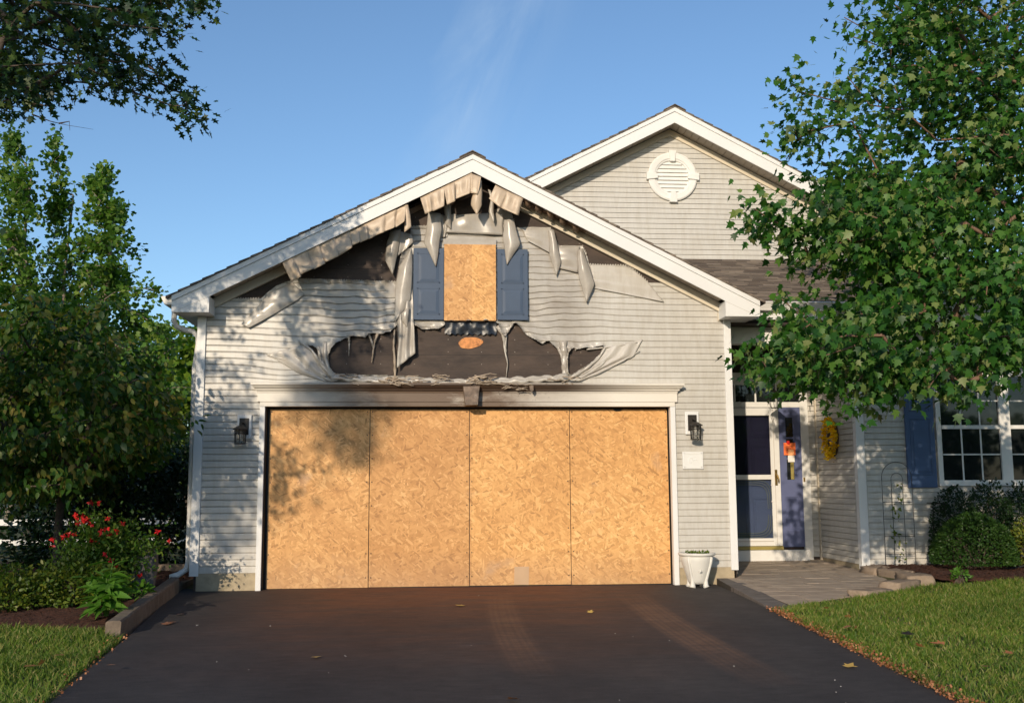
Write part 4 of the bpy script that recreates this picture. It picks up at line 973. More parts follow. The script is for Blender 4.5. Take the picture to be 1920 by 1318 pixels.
# collapsed vinyl lying on the cornice
b = MB(); 
for j, (y_, r, m_) in enumerate(((-.06, .028, 0), (-.10, .022, 0), (-.03, .030, 0))):
    pts = []; rr = []
    for i in range(61):
        x = 622+(1066-622)*i/60; y = 706+9*math.sin(i/60*PI)+j*3.5-4*(j == 2); pts.append(at(x, y+1.8*math.sin(i*1.7+j), y_-.01*math.sin(i*.9+j*2))); rr.append(r*1.15*(1+.16*math.sin(i*1.1+j)+.08*math.sin(i*2.9)))
    b.tube(pts, rr, 7, .8)
b.build('collapsed_siding_roll', 'sheet', house, smooth=True)
rn = random.Random(5)
for (xa, xb, n, s) in ((880, 925, 26, .017), (640, 672, 8, .012), (718, 765, 14, .016), (790, 850, 12, .013), (940, 1000, 9, .010), (1045, 1070, 5, .014)):
    b = MB()
    for i in range(n):
        x = rn.uniform(xa, xb); y = rn.uniform(703, 721) if xa != 940 else rn.uniform(721, 727); p = at(x, y, -.13-rn.uniform(0, .03)); pts = [p]
        dr = rn.choice((-1, 1))*rn.uniform(.02, .045)
        for k in range(4): pts.append(pts[-1]+np.array([dr, rn.uniform(-.012, .012), rn.uniform(-.014, .012)]))
        b.tube(pts, [rn.uniform(.25, .75)*s for _ in pts], 5, .7)
    b.build('burnt_debris', 'rope', house, smooth=True)
p = at(997, 728, -.16); MB().prism([(p[0]-.03, p[2]+.03), (p[0]-.02, p[2]-.02), (p[0]+.0, p[2]-.05), (p[0]+.022, p[2]-.02), (p[0]+.02, p[2]+.035)][::1], -.165, -.15).build('hanging_char', 'char', house)

# ------------------------------------------------------------------ sconces, plaque
def sconce(cx, cz, dx):
    """cx,cz centre of the white mounting block"""
    lamp = MB().box((cx-.085, -.04, cz-.14), (cx+.085, -.008, cz+.14)).build('wall_lamp', 'white', house, bevel=.008)
    MB().box((cx-.055, -.052, cz-.095), (cx+.055, -.041, cz+.10)).build('back_plate', 'metal', lamp, bevel=.003)
    lx, ly, lz = cx+dx, -.155, cz-.09
    b = MB(); b.tube([(cx, -.05, cz+.03), (cx, -.10, cz+.045), (lx, -.14, cz+.03), (lx, ly, lz+.12)], .009, 6)
    b.lathe([(.0, .10), (.03, .095), (.085, .062), (.092, .05), (.07, .05), (.0, .05)], (lx, ly, lz), 4)
    for i in range(8):
        a = PI/4*i; r = .066; b.tube([(lx+r*math.cos(a), ly+r*math.sin(a), lz+.05), (lx+r*.92*math.cos(a), ly+r*.92*math.sin(a), lz-.115)], .0045, 4)
    for z in (lz+.035, lz+.01, lz-.112): b.tube([(lx+.064*math.cos(PI/8*i), ly+.064*math.sin(PI/8*i), z) for i in range(17)], .005, 4, cap=False)
    b.lathe([(.0, -.118), (.066, -.118), (.066, -.108), (.0, -.108)], (lx, ly, lz), 12)
    b.build('cage', 'metal', lamp)
    g = MB(); g.lathe([(.05, .05), (.05, -.105)], (lx, ly, lz), 12)
    m, t, bs = mat('seeded_glass'); bs.inputs['Base Color'].default_value = (.8, .78, .72, 1); bs.inputs['Roughness'].default_value = .15; bs.inputs['Transmission Weight'].default_value = .85; bs.inputs['IOR'].default_value = 1.1
    g.build('glass', m, lamp, smooth=True)
    c = MB(); c.tube([(lx, ly, lz+.05), (lx, ly, lz-.03)], .014, 8); c.build('bulb', 'paper', lamp)
s1 = at(458, 800, -.03); sconce(s1[0], s1[2], -.02)
s2 = at(1297.5, 793, -.03); sconce(s2[0], s2[2], .01)
p = at(1299, 863, -.02); b = MB(); b.box((p[0]-.128, -.03, p[2]-.105), (p[0]+.128, -.008, p[2]+.105)); pl = b.build('house_plaque', 'white', house, bevel=.005)
b = MB(); 
for q0, q1 in (((-.11, -.088), (-.10, .088)), ((.10, -.088), (.11, .088)), ((-.11, .08), (.11, .088)), ((-.11, -.088), (.11, -.08))): b.box((p[0]+q0[0], -.034, p[2]+q0[1]), (p[0]+q1[0], -.0305, p[2]+q1[1]))
b.tube([(p[0]-.03+.03*math.cos(a)*(1-.1*a), -.031, p[2]+.0+.035*math.sin(a)) for a in np.arange(.5, 6, .4)], .004, 5)
b.tube([(p[0]+.0, -.031, p[2]-.01), (p[0]+.03, -.031, p[2]+.015), (p[0]+.055, -.031, p[2]+.005)], .0035, 5)
b.build('relief', 'white', pl)

# ------------------------------------------------------------------ porch wall, door
DY = 1.95
def bx(pa, pb, y0, y1, m, name, parent=house, **k):
    """box between two surveyed pixels, both read on the plane y0 (its front)"""
    a, c = at(*pa, y0), at(*pb, y0); return MB().box((a[0], y0, c[2]), (c[0], y1, a[2])).build(name, m, parent, **k)
XS = 5.505          # corner where the recess wall meets the side wall
siding(lambda u, d, z: (u, DY-.0+d, z), .16, 3.2, lambda z: [(5.385, XS)], 'siding', 'porch_rear_siding', house)
MB().box((GR, DY+.02, .0), (XS+.1, DY+.06, 3.2)).build('porch_rear_wall', 'brown', house)
# casing
a = at(1495, 756, DY-.04); xin = a[0]; zdb = .254; zdt = at(1440, 764, DY)[2]; ztt = at(1400, 722, DY)[2]
MB().box((GR+.02, DY-.04, ztt), (5.385, DY+.019, at(1400, 699, DY)[2])).box((5.27, DY-.04, .12), (5.385, DY+.019, ztt)).box((GR+.02, DY-.042, zdt), (5.27, DY+.01, at(1400, 754, DY)[2])).build('entry_casing', 'white2', house, bevel=.003)
# transom
tr = MB().box((GR+.02, DY-.012, at(1400, 754, DY)[2]), (5.27, DY+.0, ztt)).build('transom_window', 'glass', house)
b = MB()
for p_ in (1377, 1416, 1455): x = at(p_, 740, DY-.02)[0]; b.box((x-.011, DY-.03, at(1400, 754, DY)[2]), (x+.011, DY-.013, ztt))
b.build('muntin', 'white2', tr)
# front door behind the storm door
xsd0, xsd1 = GR+.35, at(1466, 900, DY-.03)[0]
fd = MB().box((xsd0-.25, DY-.008, zdb), (xsd1, DY+.018, zdt)).build('front_door', 'blue2', house)
def rpanel(b, x0, x1, z0, z1, y):
    for q0, q1 in (((x0, z0), (x0+.012, z1)), ((x1-.012, z0), (x1, z1)), ((x0+.012, z1-.012), (x1-.012, z1)), ((x0+.012, z0), (x1-.012, z0+.012))): b.box((q0[0], y-.010, q0[1]), (q1[0], y, q1[1]))
    b.box((x0+.035, y-.007, z0+.035), (x1-.035, y, z1-.035))
b = MB()
for (x0, x1) in ((4.16, 4.45), (4.55, 4.83)):
    for (z0, z1) in ((.46, .98), (1.15, 1.72), (1.84, 2.16)): rpanel(b, x0, x1, z0, z1, DY-.008)
b.build('door_panel', 'blue2', fd)
# storm door
zt, zb_ = zdt-.01, at(1440, 1023, DY-.06)[2]
xa = GR+.36; xg1 = at(1446, 900, DY-.06)[0]; xe = at(1463, 900, DY-.06)[0]; zm1, zm0 = at(1400, 890, DY-.06)[2], at(1400, 899, DY-.06)[2]; zg = at(1400, 779, DY-.06)[2]; zgb = at(1400, 1009, DY-.06)[2]
b = MB(); y0, y1 = DY-.075, DY-.043
b.box((xg1, y0, zb_), (xe, y1, zt)).box((xa-.1, y0, zg), (xg1, y1, zt)).box((xa-.1, y0+.002, zm0), (xg1, y1, zm1)).box((xa-.1, y0, zb_), (xg1, y1, zgb)).box((xa-.12, y0-.003, zb_), (xa-.02, y1, zt))
sd = b.build('storm_door', 'white2', house, bevel=.004)
MB().box((xa-.02, y0-.006, zgb-.045), (xg1+.0, y0-.001, zgb-.038)).box((xg1+.05, y0-.004, zb_+.02), (xg1+.054, y0-.001, zt-.02)).build('groove', 'soffit', sd)
MB().box((xa-.1, y0+.012, zgb), (xg1, y0+.016, zm0)).build('pane', 'clear', sd); MB().box((xa-.1, y0+.012, zm1), (xg1, y0+.016, zg)).build('insect_screen', 'screen', sd)
hx, hz = at(1455, 895, y0)[0], at(1455, 895, y0)[2]
b = MB(); b.box((hx-.018, y0-.012, hz-.11), (hx+.018, y0-.002, hz+.11)); b.tube([(hx, y0-.01, hz+.06), (hx+.004, y0-.05, hz+.03), (hx+.02, y0-.055, hz-.02), (hx+.02, y0-.05, hz-.06)], .011, 6); b.build('handle', 'brass', sd)
b = MB()
for p_, q_ in ((1447, 909), (1448, 940)): o = at(p_, q_, y0-.005); b.lathe([(0, -.01), (.012, -.006), (.012, .006), (0, .01)], o, 8)
b.build('clip', 'paper', sd)
# etched oval on the lower glass
gx_, gz_ = (xa+xg1)/2+.02, (zm0+zgb)/2
b = MB()
for k_ in (0, .03, .06):
    w_, h_ = (xg1-xa)/2-.02-k_, (zm0-zgb)/2-.01-k_
    b.tube([(gx_+w_*math.copysign(abs(math.cos(a))**.45, math.cos(a)), y0+.009, gz_+h_*math.copysign(abs(math.sin(a))**.45, math.sin(a))) for a in np.arange(0, 6.33, .12)], .0035, 4, cap=False)
m, t, bs = mat('etched_lines'); bs.inputs['Base Color'].default_value = (.12, .14, .10, 1); bs.inputs['Roughness'].default_value = .5
b.build('etched_border', m, sd)
MB().box((GR+.02, DY-.10, zb_-.052), (xe, DY-.02, zb_-.003)).build('gold_sill', 'gold', house, bevel=.004)
MB().box((GR+.02, DY-.12, .09), (5.30, DY-.0415, zb_-.056)).build('entry_step', 'white2', house, bevel=.006)
# sidelight
xs0, xs1 = xe+.004, 5.27
sld = MB().box((xs0, DY-.03, zb_-.02), (xs1, DY+.015, zdt)).build('sidelight', 'blue2', house)
ga, gb = at(1472, 783, DY-.034), at(1490, 899, DY-.034)
MB().box((ga[0], DY-.034, gb[2]), (gb[0], DY-.031, ga[2])).build('pane', 'glass', sld)
b = MB(); 
for p_ in (821, 860): z = at(1480, p_, DY-.04)[2]; b.box((ga[0], DY-.04, z-.012), (gb[0], DY-.0345, z+.012))
rpanel(b, at(1472, 900, DY-.03)[0], at(1497, 900, DY-.03)[0], at(1480, 996, DY-.03)[2], at(1480, 930, DY-.03)[2], DY-.03)
b.build('muntin', 'blue2', sld)
MB().box((at(1483, 890, DY-.036)[0], DY-.037, gb[2]+.005), (gb[0]-.005, DY-.0345, at(1480, 863, DY)[2])).build('curtain_glimpse', 'gold', sld)
# notice taped to the sidelight
no = thing('paper_notice', 'orange notice with dark print and a white slip taped to the entry sidelight', 'notice', tuple(at(1481, 843, DY-.04)))
a, c = at(1469, 830, DY-.045), at(1492, 853, DY-.045); zz = a[2]-c[2]
MB().box((a[0], DY-.046, c[2]), (c[0], DY-.044, a[2])).build('orange_sheet', 'orange', no)
a2, c2 = at(1478, 843, DY-.05), at(1489, 862, DY-.05); MB().box((a2[0], DY-.050, c2[2]), (c2[0], DY-.048, a2[2])).build('pale_sheet', 'pink', no)
a2, c2 = at(1477, 854, DY-.05), at(1490, 866, DY-.05); MB().box((a2[0], DY-.054, c2[2]), (c2[0], DY-.052, a2[2])).build('white_slip', 'paper', no)
a2 = at(1478, 829, DY-.05); MB().lathe([(0, -.03), (.02, -.025), (.024, 0), (.02, .02), (0, .025)], a2, 10).build('red_tape', 'red', no)
b = MB()
for k_ in range(7): z = a[2]-zz*(.28+.09*k_); w_ = random.uniform(.3, .5); b.box((a[0]+.035, DY-.0475, z-.006), (a[0]+.035+(c[0]-a[0])*w_, DY-.0465, z+.002))
b.build('print_line', 'ink', no)
# doorbell
o = at(1508, 899, DY-.045); MB().box((o[0]-.013, DY-.052, o[2]-.03), (o[0]+.013, DY-.041, o[2]+.03)).build('doorbell', 'brass', house, bevel=.003)
# small porch light hanging low over the transom
o = at(1453, 752, 1.2); pl_ = MB(); r0, r1 = .105, .06
for i in range(6):
    a = PI/3*i; c2 = PI/3*(i+1); P_ = lambda r_, an, z: (o[0]+r_*math.cos(an), o[1]+r_*math.sin(an), o[2]+z)
    pl_.tube([P_(r0, a, .07), P_(r1, a, -.09)], .004, 4); pl_.tube([P_(r0, a, .07), P_(r0, c2, .07)], .005, 4); pl_.tube([P_(r1, a, -.09), P_(r1, c2, -.09)], .004, 4)
pl_.tube([(o[0], 1.2, o[2]+.14), (o[0], 1.2, 3.2)], .008, 5); pl_.lathe([(0, .15), (.03, .14), (.105, .075)], o, 6)
pl_.build('porch_lantern', 'metal', house)

# ------------------------------------------------------------------ side wall with wreath, wing
siding(lambda u, d, z: (XS+d, u, z), .16, 3.24, lambda z: [(WY, DY)], 'siding', 'wing_side_siding', house)
MB().box((XS-.02, DY-.06, .12), (XS+.0, DY-.013, 3.2)).build('inside_corner_post', 'cream', house)
MB().box((XS+.016, WY+.202, 0), (XS+.2, DY, 3.3)).box((XS+.016, WY+.016, 0), (11, WY+.2, 3.3)).build('wing_wall', 'siding', house)
MB().box((XS+.015, WY+.012, -.05), (XS+.002, DY-.01, .16)).build('wing_foundation', 'concrete', house)
siding(lambda u, d, z: (u, WY+d, z), .16, 3.24, lambda z: [(XS, 11)], 'siding', 'wing_front_siding', house)
MB().box((XS-.022, WY-.026, .10), (XS+.088, WY+.07, 3.235)).build('corner_board', 'white', house, bevel=.004)
def wp(x, y): return at(x, y, WY-.03)
# twin double-hung window
x0 = wp(1758, 850)[0]; xg0 = wp(1769, 850)[0]; xg1_ = wp(1877, 850)[0]; xm1 = wp(1897, 850)[0]; zwb = wp(1800, 911)[2]; zgl = wp(1800, 900)[2]; zra, zrb = wp(1800, 797)[2], wp(1800, 804)[2]
ww = xg1_-xg0; ztop = zrb+(zrb-zgl)+.02; mull = xm1-xg1_
wf = MB()
wf.box((x0, WY-.045, zwb), (x0+.062, WY-.005, ztop+.09)); X = xg0
tot = xg0+2*ww+mull
wf.box((xg1_, WY-.045, zwb), (xm1, WY-.005, ztop+.09)).box((tot, WY-.045, zwb), (tot+.07, WY-.005, ztop+.09)).box((x0+.062, WY-.043, zwb), (tot, WY-.005, zgl)).box((x0+.062, WY-.043, ztop), (tot, WY-.005, ztop+.09))
win = wf.build('twin_window', 'white2', house, bevel=.003)
for sx in (xg0, xm1):
    MB().box((sx-.004, WY-.016, zgl), (sx+ww+.002, WY-.012, ztop)).build('pane', 'glass', win)
    b = MB(); b.box((sx-.002, WY-.036, zrb), (sx+ww, WY-.0165, zra))
    for k_ in (1, 2): x = sx+ww*k_/3; b.box((x-.009, WY-.026, zgl), (x+.009, WY-.0165, zrb)).box((x-.009, WY-.026, zra), (x+.009, WY-.0165, ztop))
    for (q0, q1) in ((zgl, zrb), (zra, ztop)): z = (q0+q1)/2; b.box((sx, WY-.024, z-.009), (sx+ww, WY-.0166, z+.009))
    b.build('muntin', 'white2', win)
zsb = wp(1730, 914)[2]
def wshutter(xa_, xb_, z0, z1):
    s = MB().box((xa_, WY-.05, z0), (xb_, WY-.014, z1)).build('shutter', 'blue3', house, bevel=.004)
    b = MB()
    for q0, q1 in ((.11, .60), (.66, .93)): 
        b_ = z0+(z1-z0)*q0; t_ = z0+(z1-z0)*q1; X0, X1 = xa_+.055, xb_-.055
        for r0, r1 in (((X0, b_), (X0+.014, t_)), ((X1-.014, b_), (X1, t_)), ((X0+.014, t_-.014), (X1-.014, t_)), ((X0+.014, b_), (X1-.014, b_+.014))): b.box((r0[0], WY-.058, r0[1]), (r1[0], WY-.049, r1[1]))
        b.box((X0+.04, WY-.057, b_+.04), (X1-.04, WY-.049, t_-.04))
    b.build('panel', 'blue3', s, bevel=.004)
xsa, xsb = wp(1700, 860)[0], wp(1754, 860)[0]; wshutter(xsa, xsb, zsb, ztop+.05); wshutter(tot+.08, tot+.08+(xsb-xsa), zsb, ztop+.05)
# wreath of yellow flowers hanging on the side wall
def leaf_tmpl(kind):
    if kind == 'maple':
        pts = [(0, -.05), (.20, .02), (.46, .12), (.30, .30), (.52, .58), (.22, .52), (.0, 1.0), (-.22, .52), (-.52, .58), (-.30, .30), (-.46, .12), (-.20, .02)]
        V = [(0, .32, .0)]+[(x, y, .10*abs(x)-.08*max(0, y-.3)) for x, y in pts]
    elif kind == 'oak':
        pts = [(0, -.1), (.08, .12), (.34, .22), (.12, .38), (.38, .60), (.12, .66), (.0, 1.0), (-.12, .66), (-.38, .60), (-.12, .38), (-.34, .22), (-.08, .12)]
        V = [(0, .42, 0)]+[(x, y, .08*abs(x)-.05*y) for x, y in pts]
    elif kind == 'star':
        pts = [(0, 0), (.42, .18), (.26, .42), (.40, .78), (.0, 1.0), (-.40, .78), (-.26, .42), (-.42, .18)]
        V = [(0, .4, .0)]+[(x, y, .12*abs(x)-.1*y*y) for x, y in pts]
    elif kind == 'lance':
        pts = [(0, 0), (.10, .2), (.14, .45), (.09, .75), (0, 1.0), (-.09, .75), (-.14, .45), (-.10, .2)]
        V = [(0, .45, -.05)]+[(x, y, .3*abs(x)-.35*y*y) for x, y in pts]
    elif kind == 'oval':
        pts = [(0, 0), (.24, .25), (.25, .6), (0, 1.0), (-.25, .6), (-.24, .25)]
        V = [(0, .45, -.04)]+[(x, y, .15*abs(x)-.22*y*y) for x, y in pts]
    n = len(V)-1
    return np.array(V), np.array([(0, i+1, (i+1) % n+1) for i in range(n)])
def leaves(P, size, kind, r, droop=.3, up=.6, out=None, svar=.3):
    """P (n,3) leaf bases -> verts, faces. out (n,3) preferred pointing direction"""
    n = len(P); V, T = leaf_tmpl(kind)
    d = r.normal(size=(n, 3))*.7; 
    if out is not None: d += out
    d[:, 2] -= droop; d /= np.linalg.norm(d, axis=1)[:, None]
    nn = r.normal(size=(n, 3)); nn[:, 2] = np.abs(nn[:, 2])+up; 
    nn -= (nn*d).sum(1)[:, None]*d; nn /= np.linalg.norm(nn, axis=1)[:, None]+1e-9
    s = np.cross(d, nn); sz = size*r.uniform(1-svar, 1+svar, n)
    W = (V[None, :, 0, None]*s[:, None]+V[None, :, 1, None]*d[:, None]+V[None, :, 2, None]*nn[:, None])*sz[:, None, None]+P[:, None]
    k = len(V); F_ = (T[None]+np.arange(n)[:, None, None]*k).reshape(-1, 3)
    return W.reshape(-1, 3), F_
wc = at(1562, 822, 1.25); r = np.random.default_rng(5)
wr = thing('flower_wreath', 'oval wreath of yellow flowers hanging on the siding beside the front door', 'wreath', (XS-.03, 1.25, wc[2]))
n = 620; a = r.uniform(0, 2*PI, n); rad = 1+r.normal(size=n)*.16
P = np.stack([XS-.05-np.abs(r.normal(size=n))*.035, 1.25+.175*rad*np.cos(a), wc[2]+.225*rad*np.sin(a)], -1)
V_, T_ = leaves(P, .052, 'oval', r, 0, .2, np.tile([-1.2, -.5, 0], (n, 1))); npmesh('yellow_blooms', V_, T_, 'yellow', wr)
MB().tube([(XS-.035, 1.25+.145*math.cos(t_), wc[2]+.225*math.sin(t_)) for t_ in np.arange(0, 6.3, .2)], .022, 6, cap=False).build('wreath_ring', 'bark', wr)

# ------------------------------------------------------------------ planter
pt_ = thing('urn_planter', 'white footed urn planter standing on the driveway by the garage corner', 'planter', (3.125, -.30, 0))
b = MB(); c_ = (3.125, -.30, 0)
b.lathe([(.0, .04), (.095, .042), (.112, .075), (.150, .19), (.185, .30), (.192, .355), (.19, .362), (.205, .365), (.218, .378), (.218, .395), (.205, .40), (.185, .398), (.18, .37), (.0, .365)], c_, 40)
b.build('bowl', 'vinylpot', pt_, smooth=True)
b = MB()
for k_ in range(4):
    a = PI/4+k_*PI/2; ca, sa = math.cos(a), math.sin(a)
    prof = [(.192, .355, .020), (.180, .28, .018), (.142, .17, .020), (.112, .09, .024), (.108, .03, .032), (.120, .002, .040)]
    b.tube([(c_[0]+r_*ca, c_[1]+r_*sa, z) for r_, z, _ in prof], [w_ for _, _, w_ in prof], 8)
b.tube([(c_[0], c_[1]-.19+.006*0, .20), (c_[0]-.015, c_[1]-.178, .19)], .012, 6)
b.build('foot', 'vinylpot', pt_, smooth=True)
MB().lathe([(0, .372), (.18, .372)], c_, 24).build('soil', 'soil', pt_)
n = 130; P = np.stack([c_[0]+r.uniform(-.13, .13, n), c_[1]+r.uniform(-.12, .1, n), .372+r.uniform(0, .035, n)], -1)
P = P[np.hypot(P[:, 0]-c_[0], P[:, 1]-c_[1]) < .15]
V_, T_ = leaves(P, .035, 'oval', r, -.5, .3); tag(npmesh('wilting_plant', V_, T_, 'azalea'), 'sparse low yellow green plant growing in the white urn planter', 'plant')

# ------------------------------------------------------------------ edging stones
def rock(name, c, s, rot, label, cat, m='stone', seed=0, group=None, sub=3, rough=.16):
    bm = bmesh.new(); bmesh.ops.create_cube(bm, size=1); bmesh.ops.subdivide_edges(bm, edges=bm.edges[:], cuts=6, use_grid_fill=True)
    for v in bm.verts:
        p = v.co.copy(); q = p.normalized()*.62; p = p.lerp(q, .28)
        n_ = mnoise.noise(p*2.2+Vector((seed*3.1, seed, 0)))*rough+mnoise.noise(p*6+Vector((seed, 0, 3)))*rough*.4; p *= 1+n_
        v.co = Vector((p.x*s[0], p.y*s[1], p.z*s[2]))
    me = bpy.data.meshes.new(name); bm.to_mesh(me); bm.free(); o = link(name, me, m, smooth=True)
    o.location = c; o.rotation_euler = rot; tag(o, label, cat, group); return o
eg = 'stones edging the walkway bed'
rock('edging_stone', (5.58, .30, .06), (.30, .34, .20), (0, 0, .2), 'grey edging stone at the foot of the wing corner board', 'stone', seed=1, group=eg)
rock('edging_stone', (5.62, -.15, .06), (.24, .55, .20), (0, 0, .1), 'brown shaded edging stone between the corner stone and the outer curve', 'stone', seed=2, group=eg)
rock('edging_stone', (5.56, -.72, .07), (.30, .52, .18), (0, 0, -.15), 'squarish edging stone at the outermost bend beside the mulch', 'stone', seed=3, group=eg)
rock('edging_stone', (5.18, -1.14, .055), (.62, .24, .15), (0, .02, .72), 'long sunlit tan edging stone between the lawn and the pavers', 'stone', seed=4, group=eg)
rock('edging_stone', (4.66, -1.58, .025), (.60, .22, .13), (0, .03, .66), 'low tan edging stone sinking into the lawn edge nearest the pavers', 'stone', seed=5, group=eg)
def block(name, P0, P1, w_, h0, h1, label, seed):
    """long tapering masonry edging block"""
    bm = bmesh.new(); n = 20; d = np.array(P1)-np.array(P0); L_ = np.linalg.norm(d); d = d/L_; s = np.array([d[1], -d[0]]); vs = []
    for i in range(n+1):
        f_ = i/n; c = np.array(P0)+d*L_*f_; h = h0+(h1-h0)*f_; row = []
        for (u, z) in ((-.5, -.1), (-.5, h*.9), (-.4, h), (0, h*1.01), (.4, h), (.5, h*.9), (.5, -.1)):
            q = c+s*u*w_; n_ = mnoise.noise(Vector((q[0]*5, q[1]*5, z*6+seed)))*.014; row.append(bm.verts.new((q[0]+n_, q[1]+n_, z+n_)))
        vs.append(row)
    for a_, b_ in zip(vs, vs[1:]):
        for i in range(6): bm.faces.new((a_[i], a_[i+1], b_[i+1], b_[i]))
    bm.faces.new(vs[0]); bm.faces.new(vs[-1][::-1]); bmesh.ops.recalc_face_normals(bm, faces=bm.faces)
    me = bpy.data.meshes.new(name); bm.to_mesh(me); bm.free(); tag(link(name, me, 'block'), label, 'stone')
block('edging_block', (-2.60, -3.42), (-2.92, -.12), .12, .12, .17, 'long tan masonry edging block along the left side of the driveway', 2)
block('edging_block', (-2.95, -.08), (-3.02, 1.2), .12, .07, .06, 'low grey edging block running back past the garage corner', 5)
rock('boulder', tuple(at(266, 1060, -1.0)[:2])+(.25,), (.27, .3, .62), (0, .08, .2), 'upright grey boulder behind the red rose bush', 'boulder', 'boulder', 8)
MB().box((-3.6, 1.4, .1), (-2.9, 1.55, .2)).build('splash_block', 'stone')
tag(bpy.data.objects['splash_block'], 'low stone splash block behind the garage corner', 'stone')

# ------------------------------------------------------------------ vegetation
def grow(name, label, cat, base, targets, leafm, kind, size, per, spread, barkm='bark', trunk=None, rad=.14, seed=0, droop=.3, up=.6, twig_r=.006, group=None, outk=.8, crown='crown', step=.45, tip=.6):
    r = np.random.default_rng(seed); root = thing(name, label, cat, tuple(base), group)
    tk = trunk or [base, base+np.array([0, 0, 1.5])]
    nodes = []; par = []
    for a, c in zip(tk, tk[1:]):
        a = np.array(a, float); c = np.array(c, float); n = max(2, int(np.linalg.norm(c-a)/.35))
        for i in range(n+(1 if c is tk[-1] else 0)):
            nodes.append(a+(c-a)*i/n); par.append(len(nodes)-2)
    nodes.append(np.array(tk[-1], float)); par.append(len(nodes)-2)
    nt_ = len(nodes); first = max(1, int(nt_*.35))
    T = np.array(targets); o = np.argsort(np.linalg.norm(T-nodes[-1], axis=1)); tips = []
    arr = np.array(nodes); depth = list(range(nt_)); b0 = np.array(tk[-1])
    for t in T[o]:
        arr = np.array(nodes); dd = np.linalg.norm(arr-t, axis=1) + .25*np.linalg.norm(arr-b0, axis=1) + np.maximum(0, arr[:, 2]-t[2])*.35; dd[:first] = 1e9
        j = int(np.argmin(dd)); p = arr[j]; L_ = np.linalg.norm(t-p); n = max(1, int(L_/step)); q = j
        sagv = np.array([0, 0, 1])*L_*.10
        for i in range(1, n+1):
            f_ = i/n; c = p+(t-p)*f_+sagv*math.sin(PI*f_)+r.normal(size=3)*.035*L_**.5*(i < n)
            nodes.append(c); par.append(q); q = len(nodes)-1
        tips.append(q)
    N_ = len(nodes); cnt = np.zeros(N_)
    for q in tips: cnt[q] += 1
    for i in range(N_-1, 0, -1): cnt[par[i]] += cnt[i]
    R = twig_r*np.maximum(cnt, .7)**.48; R = R*min(1, 1e9); k = rad/R[first]; 
    if k < 1: R = twig_r*np.maximum(cnt, .7)**(math.log(rad/twig_r)/math.log(max(2, cnt[first])))
    R[:nt_] = np.maximum(R[:nt_], np.linspace(rad*1.25, rad*tip, nt_)*(k >= 1)+R[:nt_]*(k < 1)); b = MB()
    ch = {}
    for i in range(1, N_): 
        kk = 6 if R[i] > .02 else 4; b.tube([nodes[par[i]], nodes[i]], [min(R[par[i]], R[i]*1.5), R[i]], kk, cap=False)
    b.build('trunk', barkm, root, smooth=True, fixn=False)
    A = np.array([nodes[q] for q in tips]); Bp = np.array([nodes[par[q]] for q in tips])
    n = len(A)*per; idx = r.integers(0, len(A), n); f_ = r.uniform(0, 1.1, n)[:, None]
    ctr = A.mean(0)
    sp = np.array(spread if hasattr(spread, '__len__') else (spread,)*3)
    P = Bp[idx]+(A[idx]-Bp[idx])*(.25+.75*f_)+r.normal(size=(n, 3))*sp
    out = A[idx]-ctr; out /= np.linalg.norm(out, axis=1)[:, None]+1e-6
    V_, T_ = leaves(P, size, kind, r, droop, up, out*outk); npmesh(crown, V_, T_, leafm, root)
    return root
def sample_px(poly, Ys, n, r, dens=None):
    xs = [p[0] for p in poly]; ys = [p[1] for p in poly]; o = []
    while len(o) < n:
        q = (r.uniform(min(xs), max(xs)), r.uniform(min(ys), max(ys)))
        if not inpoly(q, poly): continue
        if dens is not None and r.random() > dens(*q): continue
        o.append(at(q[0], q[1], r.uniform(*Ys) if not callable(Ys) else Ys(q[0], q[1], r)))
    return o
# --- maple on the right: trunk stands just outside the right edge of the view
r = np.random.default_rng(21)
MPX = [(1590, -250), (1572, 0), (1575, 50), (1615, 95), (1580, 135), (1520, 165), (1560, 200), (1590, 222), (1530, 232), (1545, 258), (1600, 280), (1620, 318), (1600, 350), (1560, 365), (1575, 400), (1600, 430), (1590, 465), (1630, 500), (1655, 540), (1610, 560), (1545, 575), (1500, 590), (1470, 612), (1445, 655), (1450, 700), (1500, 712), (1570, 708), (1620, 722), (1700, 728), (1760, 712), (1830, 722), (1920, 705), (2200, 680), (2600, 560), (2750, 250), (2650, -200), (2300, -500), (1900, -560)]
def my(x, y, r):
    f_ = min(1, max(0, (y-60)/620)); c = -2.4-1.1*f_; return r.uniform(c-.9, c+.9)
def md(x, y):
    k = 1.0
    if x > 1920: k = .3
    if y < 330 and x < 1680: k = .5
    if y < 0: k = .35
    if y > 540 and x < 1600: k = .85
    return k
tg = sample_px(MPX, my, 640, r, md)
tg += sample_px([(1515, 345), (1590, 335), (1680, 380), (1690, 520), (1620, 500), (1560, 430)], my, 42, r)
for q in [(1415, 392), (1430, 402), (1445, 412), (1470, 425), (1500, 437), (1475, 448), (1520, 455), (1520, 490), (1545, 510)]: tg.append(at(q[0], q[1], -3.2+random.uniform(-.2, .2)))
for q in [(1485, 158), (1498, 172), (1488, 240), (1505, 248), (1498, 264), (1520, 328), (1465, 560), (1485, 572), (1425, 672), (1440, 692), (1592, 735), (1598, 745), (1680, 735), (1740, 728), (1800, 722)]: tg.append(at(q[0], q[1], my(q[0], q[1], r)))
mb_ = np.array([7.5, -3.1, .1])
grow('maple_tree', 'large maple tree with drooping green leaves in front of the right wing', 'tree', mb_, tg, 'maple', 'maple', .076, 62, (.13, .17, .12), 'twig', [mb_, mb_+[.03, .02, 1.2], mb_+[-.1, 0, 2.6], mb_+[-.1, .5, 4.2], mb_+[-.1, .9, 5.6]], .16, 3, .75, .35, .005)
